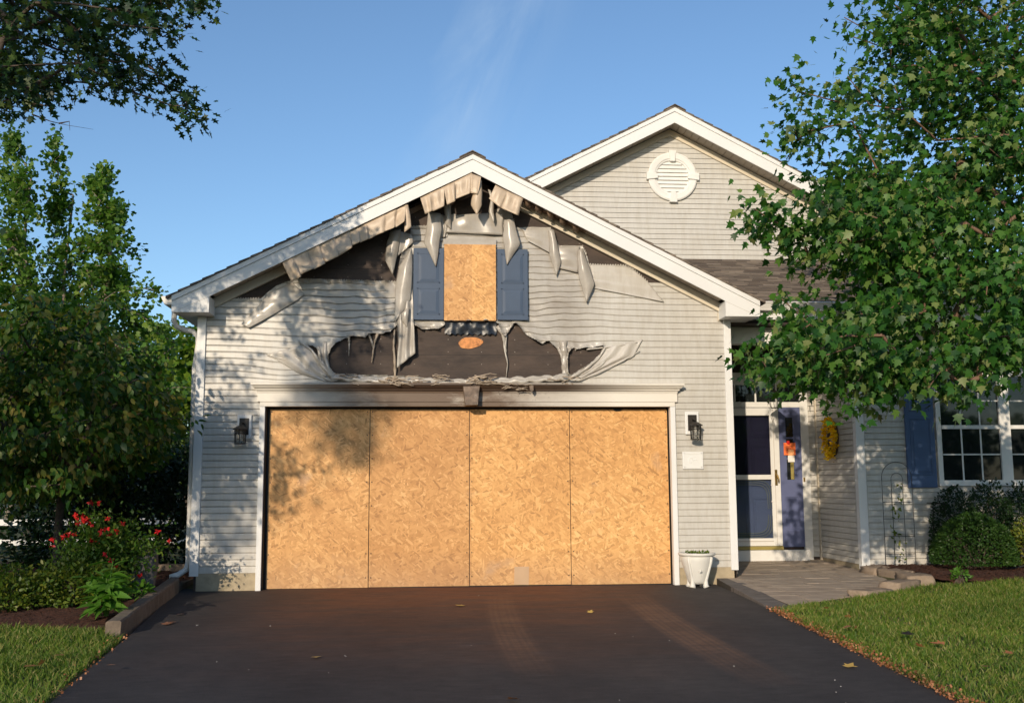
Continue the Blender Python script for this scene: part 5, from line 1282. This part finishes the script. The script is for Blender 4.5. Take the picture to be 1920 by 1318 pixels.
# --- oak on the left: limbs reach into the top left corner
OPX = [(-60, -120), (80, -80), (260, -60), (380, -20), (383, 8), (365, 25), (330, 18), (300, 60), (255, 45), (225, 60), (265, 90), (290, 100), (300, 130), (320, 150), (335, 180), (365, 205), (340, 225), (310, 205), (270, 195), (240, 165), (200, 170), (165, 160), (130, 115), (100, 110), (60, 80), (30, 90), (95, 150), (95, 190), (55, 195), (20, 215), (-30, 215), (-250, 250), (-420, 100), (-350, -200), (-120, -260)]
tg = sample_px(OPX, (-4.6, -2.2), 330, r, lambda x, y: .9 if x > 0 else .45)
for q in [(125, 150), (132, 158), (348, 215), (372, 218), (370, 8), (362, 22), (322, 60), (305, 70), (90, 178), (350, 180), (318, 128)]: tg.append(at(q[0], q[1], -3.3))
for (s_, t_) in [(-1.82, 1.62), (-1.78, 1.35), (-1.72, 1.1), (-1.88, .9), (-1.35, 1.5), (-2.0, 1.85)]: tg.append(np.array([s_-.4*4.7, -4.7, t_+.33*4.7]))
ob_ = np.array([-6.6, -4.6, .1])
grow('oak_tree', 'tall oak tree whose dark leafy limbs hang into the top left corner', 'tree', ob_, tg, 'oak', 'oak', .085, 27, (.09, .11, .07), 'bark', [ob_, ob_+[.1, 0, 2.2], ob_+[.3, .1, 4.3], ob_+[.6, .2, 5.3]], .17, 4, .1, .6, .0045)
b = MB()
for P in ([(60, 215), (95, 228), (125, 235), (175, 243)], [(110, 232), (130, 228), (131, 245)], [(60, 195), (98, 200)]): b.tube([at(x, y, -3.3) for x, y in P], [.008, .004, .002, .001][:len(P)], 4)
o_ = b.build('bare_twig', 'bark'); o_.parent = bpy.data.objects['oak_tree']; o_.matrix_parent_inverse = bpy.data.objects['oak_tree'].matrix_world.inverted() if False else Matrix.Translation(Vector(ob_)).inverted()
# --- a broad tree behind the camera on the left; it shades the left of the scene (s,t are positions on the garage front along the sun)
def shade_pt(s, t, Y): return np.array([s+.4*Y, Y, t-.33*Y])
tg = []; r = np.random.default_rng(31)
while len(tg) < 200:
    s, t = r.uniform(-9, -.5), r.uniform(-.6, 7.2)
    lim = -2.35 if t < 2.4 else (-3.7 if t < 3.2 else (-3.2 if t < 3.5 else (-1.5 if t < 4.3 else -1.35)))
    if s < lim and (s+5.2)**2/17+(t-3.2)**2/16 < 1.05: tg.append(shade_pt(s, t, r.uniform(-13, -9.5)))
for (s, t) in [(-2.8, 3.5), (-2.5, 3.62), (-2.2, 3.75), (-1.9, 3.9), (-1.6, 4.05), (-1.4, 4.1), (-2.65, 3.4), (-2.35, 3.6), (-2.0, 3.75), (-1.7, 3.9), (-1.0, 3.55), (-.95, 3.35), (-.9, 3.15), (-1.0, 3.0), (-1.1, 2.8), (-1.0, 2.65), (-1.1, 2.5), (-1.2, 2.35), (-1.35, 2.3), (-1.05, 2.3), (-.9, 2.35), (-1.0, 2.15), (-.8, 2.1), (-1.2, 2.15), (-.9, 1.95), (-1.3, 2.5), (-1.5, 2.35)]: tg.append(shade_pt(s, t, r.uniform(-15.2, -13.8)))
for (s, t) in [(-1.0, 1.95), (-.8, 1.85), (-1.15, 1.75), (-.9, 1.65), (-1.05, 2.2), (-.75, 2.05)]: tg.append(shade_pt(s, t, r.uniform(-12.5, -11.5)))
for (s, t) in [(-2.5, .5), (-2.5, .9), (-2.5, 1.3), (-2.5, 1.7), (-2.5, 2.1), (-2.3, 1.9), (-2.3, 1.3), (-2.25, .75), (-2.6, 1.1), (-2.6, 1.6), (-2.25, 1.0), (-2.25, 1.5), (-2.35, .6), (-1.95, 1.4), (-1.9, 1.1), (-2.2, 2.1)]: tg.append(shade_pt(s, t, r.uniform(-9.6, -9.0)))
sb_ = np.array([-9.8, -11.6, 0])
grow('shade_tree', 'broad leafy tree standing behind the viewer on the left, outside the view', 'tree', sb_, tg, 'oak', 'maple', .11, 36, (.17, .2, .15), 'bark', [sb_, sb_+[0, 0, 2.5], sb_+[.4, 0, 5.0]], .22, 5)
# --- sweetgum trees behind the plants on the left
def spire(cx, top, halfw, Y, n, r, botpy=700, lean=0, p=.95):
    o = []
    for i in range(n):
        v = r.random()**.75; y = top+(botpy-top)*v; hw = halfw*(.10+.90*v**p)*(1+.28*math.sin(y*.075+cx)); x = cx+lean*v+r.uniform(-hw, hw); o.append(at(x, y, Y+r.uniform(-1, 1)*halfw/60*(.3+v)))
    return o
r = np.random.default_rng(41); gg = 'sweetgum trees behind the left garden'
def gum(cx, top, hw, Y, n, label, seed, bot=760, lean=0):
    t_ = spire(cx, top, hw, Y, n, r, bot, lean); bs = at(cx, 900, Y); base = np.array([bs[0], Y, 0]); zt = at(cx, top, Y)[2]
    grow('sweetgum_tree', label, 'tree', base, t_, 'gum', 'star', .13, 44, (.13, .16, .14), 'palebark', [base, base+[.1, 0, zt*.3], base+[-.08, 0, zt*.62], base+[.06, 0, zt*.84]], .12, seed, .3, .5, .008, gg, tip=.06)
gum(22, 205, 85, 15, 150, 'tallest sweetgum tree at the far left edge, behind the oak limbs', 51)
gum(106, 252, 36, 16, 66, 'slender sweetgum with a thin pale trunk and open top, second from left', 52)
gum(186, 312, 125, 15, 210, 'wide sweetgum tree nearest the garage gutter', 53, lean=40)
# conifer behind
r = np.random.default_rng(43)
bs = at(118, 900, 19); base = np.array([bs[0], 19, 0]); t_ = spire(118, 470, 60, 19, 110, r, 760)
grow('spruce_tree', 'dark blue green conifer standing between the sweetgum trees', 'tree', base, t_, 'hedge', 'oval', .16, 40, (.3, .3, .08), 'bark', [base, base+[0, 0, 6]], .14, 54, .0, .6)
# woodland beyond the garage
wl = 'woodland trees beyond the garage'
for i, (cx, top, hw, Y, lab) in enumerate(((352, 598, 60, 34, 'bright green woodland tree right beside the garage corner'), (290, 622, 60, 36, 'woodland tree with a rounded top left of the garage gutter'), (232, 640, 70, 33, 'woodland tree half hidden behind the widest sweetgum'), (150, 650, 80, 35, 'woodland tree hidden low behind the conifer'), (60, 640, 90, 36, 'woodland tree low behind the tallest sweetgum'), (-60, 600, 100, 34, 'woodland tree beyond the left edge of the view'), (420, 590, 70, 38, 'woodland tree mostly hidden behind the garage wall'))):
    r = np.random.default_rng(60+i); t_ = []
    for k_ in range(110):
        v = r.random()**.8; y = top+(880-top)*v; w_ = hw*math.sqrt(min(1, v*3+.05)); t_.append(at(cx+r.uniform(-w_, w_), y, Y+r.uniform(-1.5, 1.5)))
    bs = at(cx, 900, Y); base = np.array([bs[0], Y, 0])
    grow('woodland_tree', lab, 'tree', base, t_, 'treeline', 'star', .30, 26, (.45, .5, .35), 'bark', [base, base+[0, 0, 3.5]], .16, 70+i, .2, .5, .012, wl, step=1.2)
# --- dogwood in front on the left
r = np.random.default_rng(80)
DPX = [(-250, 600), (0, 590), (60, 560), (130, 555), (200, 575), (250, 640), (295, 700), (325, 765), (330, 800), (310, 815), (300, 835), (250, 850), (235, 865), (190, 880), (140, 905), (60, 925), (0, 940), (-250, 930)]
tg = sample_px(DPX, (-2.0, .6), 330, r, lambda x, y: .9 if x > 0 else .5)
for q in ((345, 785),): tg.append(at(q[0], q[1], -1.2))
bs = gnd(55, 1085, .12); base = np.array([-5.05, -.9, .1])
grow('dogwood_tree', 'low spreading dogwood with drooping leaves left of the garage', 'tree', base, tg, 'dogwood', 'oval', .088, 42, (.10, .13, .07), 'bark', [base, base+[.1, 0, .55], base+[.25, .1, 1.3], base+[.2, 0, 2.0]], .075, 81, .75, .7, .005)
base = at(108, 1005, .4); base = np.array([base[0], .4, .1]); r = np.random.default_rng(83)
tg = sample_px([(20, 780), (200, 760), (300, 850), (200, 925), (20, 930)], (.2, 1.6), 90, r)
grow('small_tree', 'small dark stemmed tree behind the red rose bush', 'tree', base, tg, 'dogwood', 'oval', .10, 34, (.15, .15, .1), 'bark', [base, base+[0, 0, .6], base+[.05, 0, 1.5]], .05, 84, .6, .6)
# --- shrubs
def shrub(name, label, c, rad, n, size, leafm, kind='oval', seed=0, bump_=.18, cat='shrub', fill=.55, group=None, droop=0, power=1):
    r = np.random.default_rng(seed); root = thing(name, label, cat, (c[0], c[1], c[2]), group)
    d = r.normal(size=(n, 3)); d[:, 2] = np.abs(d[:, 2])*1.0-.25*r.random(n); d /= np.linalg.norm(d, axis=1)[:, None]
    nn = np.array([mnoise.noise(Vector(x)*2.3+Vector((seed, 0, 0)))+.5*mnoise.noise(Vector(x)*5+Vector((seed, 0, 0))) for x in d])
    rr = (1+bump_*nn)*(1-(1-fill)*r.random(n)**2.2)
    P = d*rr[:, None]*np.array(rad)+np.array(c); P[:, 2] = np.maximum(P[:, 2], c[2]+.01)
    V_, T_ = leaves(P, size, kind, r, droop, .3, d*1.1); npmesh('foliage', V_, T_, leafm, root)
    b = MB(); base = np.array(c)
    for k_ in range(16):
        j = r.integers(0, n); e = base+(P[j]-base)*.85; b.tube([base+[r.normal()*.05, r.normal()*.05, -.1], base+(e-base)*.5+[0, 0, .03], e], [.012, .008, .003], 5)
    b.build('stem', 'bark', root); return root
gb_ = gnd(1822, 1058, .15)
shrub('boxwood_ball', 'round clipped boxwood ball in front of the twin window', (6.66, -.05, .22), (.50, .46, .60), 11000, .03, 'box', seed=1, bump_=.05, fill=.88)
shrub('bush', 'yellow green bush at the right edge beside the boxwood ball', (7.42, -.1, .22), (.36, .36, .50), 3200, .035, 'yellowleaf', seed=2, fill=.75)
for i, (x, w_, lab) in enumerate(((6.62, .34, 'dark yew hedge shrub under the window beside the shutter'), (7.06, .38, 'dark yew hedge shrub behind the boxwood ball'), (7.52, .38, 'dark yew hedge shrub under the window mullion'), (8.05, .4, 'dark yew hedge shrub beyond the right edge'))):
    shrub('hedge_shrub', lab, (x, .30, .3), (w_, .2, .84+.03*(i % 2)), 4200, .034, 'hedge', seed=10+i, fill=.7, bump_=.16, group='yew shrubs under the window')
shrub('azalea_shrub', 'low olive green azalea shrub at the left edge of the bed', (-4.2, -2.1, .12), (.75, .45, .33), 4200, .045, 'azalea', seed=20, bump_=.3, fill=.6)
shrub('azalea_shrub', 'rounded olive azalea shrub in front of the rose bush', (-3.5, -1.75, .12), (.5, .40, .36), 3600, .045, 'azalea', seed=21, bump_=.3, fill=.6)
shrub('azalea_shrub', 'dark azalea shrub outside the left edge of the view', (-5.3, -1.9, .12), (.7, .5, .6), 2200, .045, 'azalea', seed=22, bump_=.3, fill=.6)
hg = 'dark shrubs between the garden and the garage'
shrub('dark_shrub', 'tall dark shrub against the left garage wall', (-3.75, 2.2, .1), (.85, .7, 1.75), 7500, .075, 'hedge', seed=30, bump_=.3, fill=.5, group=hg)
shrub('dark_shrub', 'tall dark shrub behind the boulder', (-4.7, 1.8, .1), (.8, .6, 1.65), 6000, .075, 'hedge', seed=31, bump_=.3, fill=.5, group=hg)
shrub('dark_shrub', 'wide dark shrub behind the white fence rails', (-7.2, 7.4, .0), (2.2, .8, 2.4), 6000, .12, 'hedge', seed=32, bump_=.3, fill=.5, group=hg)
shrub('dark_shrub', 'dark shrub behind the fence nearest the garage', (-4.2, 8.4, .0), (2.0, .8, 2.5), 6000, .12, 'hedge', seed=33, bump_=.3, fill=.5, group=hg)
# rose bush
r = np.random.default_rng(90); rc = np.array([-3.42, -1.15, .12])
rb = thing('rose_bush', 'rose bush with many small red blooms left of the driveway', 'rose bush', tuple(rc)); b = MB(); tips = []
for p_ in [(176, 945), (150, 975), (190, 985), (215, 990), (240, 1000), (165, 1000), (230, 985), (125, 1000), (200, 1020), (250, 1025), (140, 1030), (180, 1040), (220, 1050), (260, 1045), (110, 1020), (205, 965), (255, 970), (295, 997), (317, 1015), (300, 1030), (280, 1020), (160, 1060), (230, 1070), (195, 1005), (170, 1020), (245, 1060)]:
    e = at(p_[0], p_[1], -1.15+r.uniform(-.3, .3)); m_ = rc+(e-rc)*.55+[0, 0, .08]; b.tube([rc+r.normal(size=3)*[.08, .08, 0], m_, e], [.007, .005, .003], 5); tips.append((m_, e))
b.build('cane', 'rose_leaf', rb)
P = np.concatenate([m_+(e-m_)*r.uniform(-.3, 1.02, (150, 1))+r.normal(size=(150, 3))*.085 for m_, e in tips]); V_, T_ = leaves(P, .045, 'oval', r, .1, .6); npmesh('foliage', V_, T_, 'rose_leaf', rb)
for p_ in [(170, 941), (184, 944), (143, 965), (154, 967), (145, 971), (163, 973), (147, 980), (170, 983), (159, 976), (202, 972), (230, 981), (189, 995), (199, 992), (187, 1003), (219, 995), (205, 1001), (217, 1000), (171, 1013), (183, 1014), (128, 1002), (120, 1007), (139, 1001), (98, 1012), (97, 1022), (295, 996), (318, 1015), (198, 1039), (208, 1050), (217, 1064), (263, 1078)]:
    c_ = at(p_[0], p_[1], -1.42+r.uniform(-.12, .2)); n = 14; d = r.normal(size=(n, 3)); d /= np.linalg.norm(d, axis=1)[:, None]
    V_, T_ = leaves(c_+d*.004, .032, 'oval', r, 0, .1, d*2); npmesh('bloom', V_, T_, 'petal', rb)
# big-leaved bright plant
r = np.random.default_rng(95); bc = np.array([-2.90, -2.66, .09]); bp = thing('leafy_plant', 'bright green leafy plant beside the edging block', 'plant', tuple(bc)); b = MB(); P = []; O = []
for k_ in range(9):
    h = r.uniform(.22, .48); lean = r.normal(size=2)*.10; top = bc+[lean[0], lean[1], h]; b.tube([bc+[lean[0]*.2, lean[1]*.2, -.02], bc+[lean[0]*.6, lean[1]*.6, h*.6], top], [.007, .006, .004], 5)
    for j in range(15):
        f_ = j/15; a = j*2.4+k_; P.append(bc+np.array([lean[0], lean[1], h])*(.15+.85*f_)); O.append([math.cos(a)*2, math.sin(a)*2, .9-.9*(1-f_)])
b.build('stem', 'bright', bp); P = np.array(P); O = np.array(O)
V_, T_ = leaves(P, .20, 'lance', r, .0, 1.2, O*1.6); V_ = V_.copy(); npmesh('foliage', V_, T_, 'bright', bp)
shrub('small_weed', 'small green weed growing by the lower end of the edging block', (-2.95, -1.55, .12), (.16, .16, .14), 160, .07, 'bright', seed=44, cat='weed')
shrub('small_weed', 'tiny weed on the mulch beside the outermost edging stone', (5.95, -1.0, .13), (.10, .10, .10), 90, .05, 'bright', seed=45, cat='weed')
# --- fence
fn = thing('rail_fence', 'white post and rail fence glimpsed behind the left garden', 'fence', (-8, 5, 0)); b = MB()
for z in (.30, .62): b.box((-14, 4.97, z-.05), (-2.9, 5.0, z+.05))
b.build('rail', 'fence', fn)
for x in np.arange(-14, -2.8, 2.2): MB().box((x-.06, 5.001, -.05), (x+.06, 5.12, .85)).build('post', 'fence', fn)
# --- trellis with a climbing plant, hook, hose
tx0, tx1 = wp(1650, 950)[0], wp(1706, 950)[0]; tz = wp(1680, 866)[2]; cx = (tx0+tx1)/2; wd_ = (tx1-tx0)/2; TY = WY-.12
tr_ = thing('trellis', 'thin black wire trellis with rounded arches against the shaded siding', 'trellis', (cx, TY, .15))
b = MB(); 
def arch(w_, zt): return [(cx-w_, TY, .1)]+[(cx-w_*math.cos(a), TY, zt-w_+w_*math.sin(a)) for a in np.arange(0, PI+.01, PI/12)]+[(cx+w_, TY, .1)]
b.tube(arch(wd_, tz), .0035, 5); b.tube(arch(wd_*.38, tz-.14), .0035, 5); b.build('arch', 'metal', tr_)
b = MB()
for z in (.3, .52, .74, .95): b.tube([(cx-wd_, TY, z), (cx+wd_, TY, z)], .004, 5)
b.build('crossbar', 'metal', tr_)
r = np.random.default_rng(97); n = 60; z = r.uniform(.2, 1.2, n); P = np.stack([cx-.02+.05*np.sin(z*7)+r.normal(size=n)*.03, TY-.02+r.normal(size=n)*.02, z], -1); V_, T_ = leaves(P, .05, 'oval', r, .2, .3); tag(npmesh('climbing_plant', V_, T_, 'yellowleaf'), 'sparse climbing plant with small leaves on the wire trellis', 'plant')
hx_ = wp(1733, 960)[0]; hk = MB(); hk.tube([(hx_, WY-.25, .1), (hx_, WY-.25, .75), (hx_+.01, WY-.25, .90), (hx_+.06, WY-.25, .93), (hx_+.16, WY-.25, .93), (hx_+.16, WY-.25, .80)], .007, 5)
hk.tube([(hx_-.07, WY-.25, .94), (hx_+.20, WY-.25, .935)], .006, 5); tag(hk.build('garden_hook', 'metal'), 'thin black metal garden hook beside the dark hedge', 'garden hook')
pts = [(6.80+.45*math.cos(a), -.20-.05*math.cos(a), .19+.10*math.sin(a)+.06) for a in np.arange(-1.9, .9, .2)]
tag(MB().tube(pts, .014, 7).build('garden_hose', 'hose', smooth=True), 'black garden hose curving round the foot of the boxwood ball', 'hose')

# ------------------------------------------------------------------ grass
def grass(name, poly, dens, seed, label, hgt=.05, wdt=.0042):
    r = np.random.default_rng(seed); xs = [p[0] for p in poly]; ys = [p[1] for p in poly]; A = (max(xs)-min(xs))*(max(ys)-min(ys)); n = int(A*dens)
    X, Y = r.uniform(min(xs), max(xs), n), r.uniform(min(ys), max(ys), n); k = vec_inside(X, Y, poly); X, Y = X[k], Y[k]
    pat = .5+.5*np.sin(X*3.1+2*np.sin(Y*2.3))*np.sin(Y*2.7+X); k = r.random(len(X)) < .38+.62*pat; X, Y = X[k], Y[k]; n = len(X)
    Z = lawn_z(X, Y)-.018; h = hgt*r.uniform(.5, 1.35, n)*(.85+.3*np.sin(X*5)*np.sin(Y*4)); a = r.uniform(0, 2*PI, n); wv = wdt*r.uniform(.7, 1.3, n)
    lx, ly = r.normal(size=n)*.55*h, r.normal(size=n)*.55*h; cx, cy = np.cos(a)*wv, np.sin(a)*wv
    V = np.empty((n, 5, 3)); V[:, 0] = np.stack([X-cx, Y-cy, Z], -1); V[:, 1] = np.stack([X+cx, Y+cy, Z], -1)
    V[:, 2] = np.stack([X+lx*.4+cx*.8, Y+ly*.4+cy*.8, Z+h*.6], -1); V[:, 3] = np.stack([X+lx*.4-cx*.8, Y+ly*.4-cy*.8, Z+h*.6], -1); V[:, 4] = np.stack([X+lx, Y+ly, Z+h], -1)
    base = np.arange(n)[:, None]*5; T = np.concatenate([base+[0, 1, 2], base+[0, 2, 3], base+[3, 2, 4]])
    o = npmesh(name, V.reshape(-1, 3), T, 'grass'); o['kind'] = 'stuff'; tag(o, label, 'grass'); return o
LR = [(x+.03, y) for x, y in DR[2:-1]] + [(6.5, -9), (9.0, -6.5), (9.8, -1.32), (8.4, -1.28), (7.4, -1.23), (6.6, -1.15), (6.1, -1.08), (5.7, -1.05), (5.35, -1.22), (4.9, -1.5), (4.4, -1.80), (4.1, -1.92), (3.78, -2.08), (3.4, -2.34)]
grass('lawn_grass', LR, 5200, 1, 'short sunlit lawn grass right of the driveway')
LL = [(-2.64, -3.15), (-2.5, -3.5), (-2.34, -5.0), (-2.14, -6.5), (-2.0, -8.5), (-5, -8.5), (-7, -3.0), (-4.6, -2.85), (-3.7, -3.05), (-3.1, -3.1)]
grass('lawn_grass', LL, 5200, 2, 'lawn grass with long shadows left of the driveway', .065)
# leaf litter and dry thatch along the driveway edges
r = np.random.default_rng(7); P = []
for poly, sgn, n in ((DR[2:7], 1, 2600), (DL[2:6], -1, 260)):
    for i in range(n):
        q = lerp_poly(poly, r.random()); P.append((q[0]+sgn*(r.random()**1.5*.14-.03), q[1], .006+r.random()*.02))
V_, T_ = leaves(np.array(P), .017, 'star', r, 0, 3); o = npmesh('leaf_litter', V_, T_, 'dry'); o['kind'] = 'stuff'; tag(o, 'dry brown leaf litter along the driveway edges', 'leaf litter')
# single fallen leaves
FL = [((968, 1310), 0), ((1105, 1148), 1), ((868, 1135), 1), ((592, 1230), 1), ((650, 1230), 2), ((1590, 1250), 1), ((345, 1150), 0), ((325, 1165), 0), ((368, 1172), 2), ((312, 1170), 0),
      ((200, 1247), 0), ((75, 1247), 0), ((45, 1250), 0), ((120, 1228), 0), ((1550, 1141), 0), ((1590, 1157), 0), ((1582, 1176), 0), ((1605, 1178), 0), ((1733, 1200), 0), ((1727, 1213), 0), ((1770, 1209), 0), ((1845, 1248), 0), ((1895, 1226), 0), ((1890, 1240), 3), ((1700, 1190), 3)]
FLAB = ['dry leaf at the very bottom of the driveway centre', 'small yellow leaf on the driveway in front of the fourth board', 'small olive leaf on the driveway in front of the third board', 'orange leaf on the driveway below the first board seam', 'pale scrap on the asphalt beside the orange leaf', 'tan leaf on the driveway close to the right lawn edge',
        'red brown leaf at the shaded left driveway edge, farthest one', 'long brown leaf below the edging block end', 'pale leaf fragment on the asphalt near the edging block', 'brown leaf lying against the edging block foot', 'brown leaf at the edge of the left lawn', 'large dark brown leaf on the left lawn', 'dark leaf half buried in the left lawn grass', 'rusty leaf on the left lawn near the mulch',
        'pale brown leaf on the right lawn nearest the pavers', 'dark red leaf on the lawn below the pavers', 'orange brown leaf on the lawn beside the rusty driveway edge', 'tan leaf right of the orange brown lawn leaf', 'upright tan leaf in the middle of the right lawn', 'tan leaf just below the upright one on the right lawn', 'small rusty leaf right of the lawn centre', 'pinkish leaf low on the right lawn', 'small red leaf near the right edge of the lawn', 'black curled leaf near the right edge of the lawn', 'dark curled leaf on the lawn above the twin tan leaves']
lm = {0: MT['dry'], 1: simple('yellow_fallen_leaf', (.5, .32, .08), .7), 2: simple('pale_scrap', (.6, .56, .5), .7), 3: simple('black_fallen_leaf', (.02, .014, .01), .7)}
r = np.random.default_rng(8)
for ((x, y), k_), lab in zip(FL, FLAB):
    g = gnd(x, y, .012); lawn = x > 1540 and y < 1260 and x != 1590 or x < 260
    z = float(lawn_z(g[0], g[1]))+.045 if lawn else .008
    if lawn: g = gnd(x, y, z)
    V_, T_ = leaves(np.array([[0, 0, 0.]]), .085 if k_ != 2 else .04, 'maple' if k_ != 2 else 'oval', r, 0, 2.5)
    V_[:, 2] = np.abs(V_[:, 2])*.5+.003
    o = npmesh('fallen_leaf', V_, T_, lm[k_]); o.location = (g[0], g[1], z); tag(o, lab, 'leaf', 'fallen leaves')
# small pale grit on the asphalt
b = MB(); r = random.Random(9)
for i in range(18):
    x, y = r.uniform(-2, 3), r.uniform(-6.5, -.4); s = r.uniform(.002, .004); b.lathe([(0, 0), (s, .0), (s*.6, s), (0, s)], (x, y, .001), 5)
o = b.build('grit', 'paper'); o['kind'] = 'stuff'; tag(o, 'tiny pale grit scattered on the driveway', 'grit')

# ------------------------------------------------------------------ trees across the street (seen only in reflections)
for i, (x, y) in enumerate(((-12, -40), (-2, -44), (8, -42), (18, -40), (27, -44), (38, -40), (-24, -44))):
    r = np.random.default_rng(200+i); c = np.array([x, y, 2.9]); d = r.normal(size=(170, 3)); d /= np.linalg.norm(d, axis=1)[:, None]; t_ = c+d*np.array([6, 3, 2.3])*r.uniform(.3, 1, (170, 1)); base = np.array([x, y, 0.])
    grow('street_tree', 'tree across the street behind the viewer, number %d from the left' % i if False else ['tree across the street behind the viewer, far left', 'tree across the street behind the viewer, left of the driveway', 'tree across the street opposite the driveway', 'tree across the street opposite the right wing', 'tree across the street right of the wing', 'tree across the street, farthest right', 'tree across the street, farthest left'][i], 'tree', base, list(t_), 'gum', 'star', .55, 40, (.6, .6, .5), 'bark', [base, base+[0, 0, 2], base+[0, 0, 4]], .2, 210+i, .2, .5, .02, 'trees across the street', step=1.5)
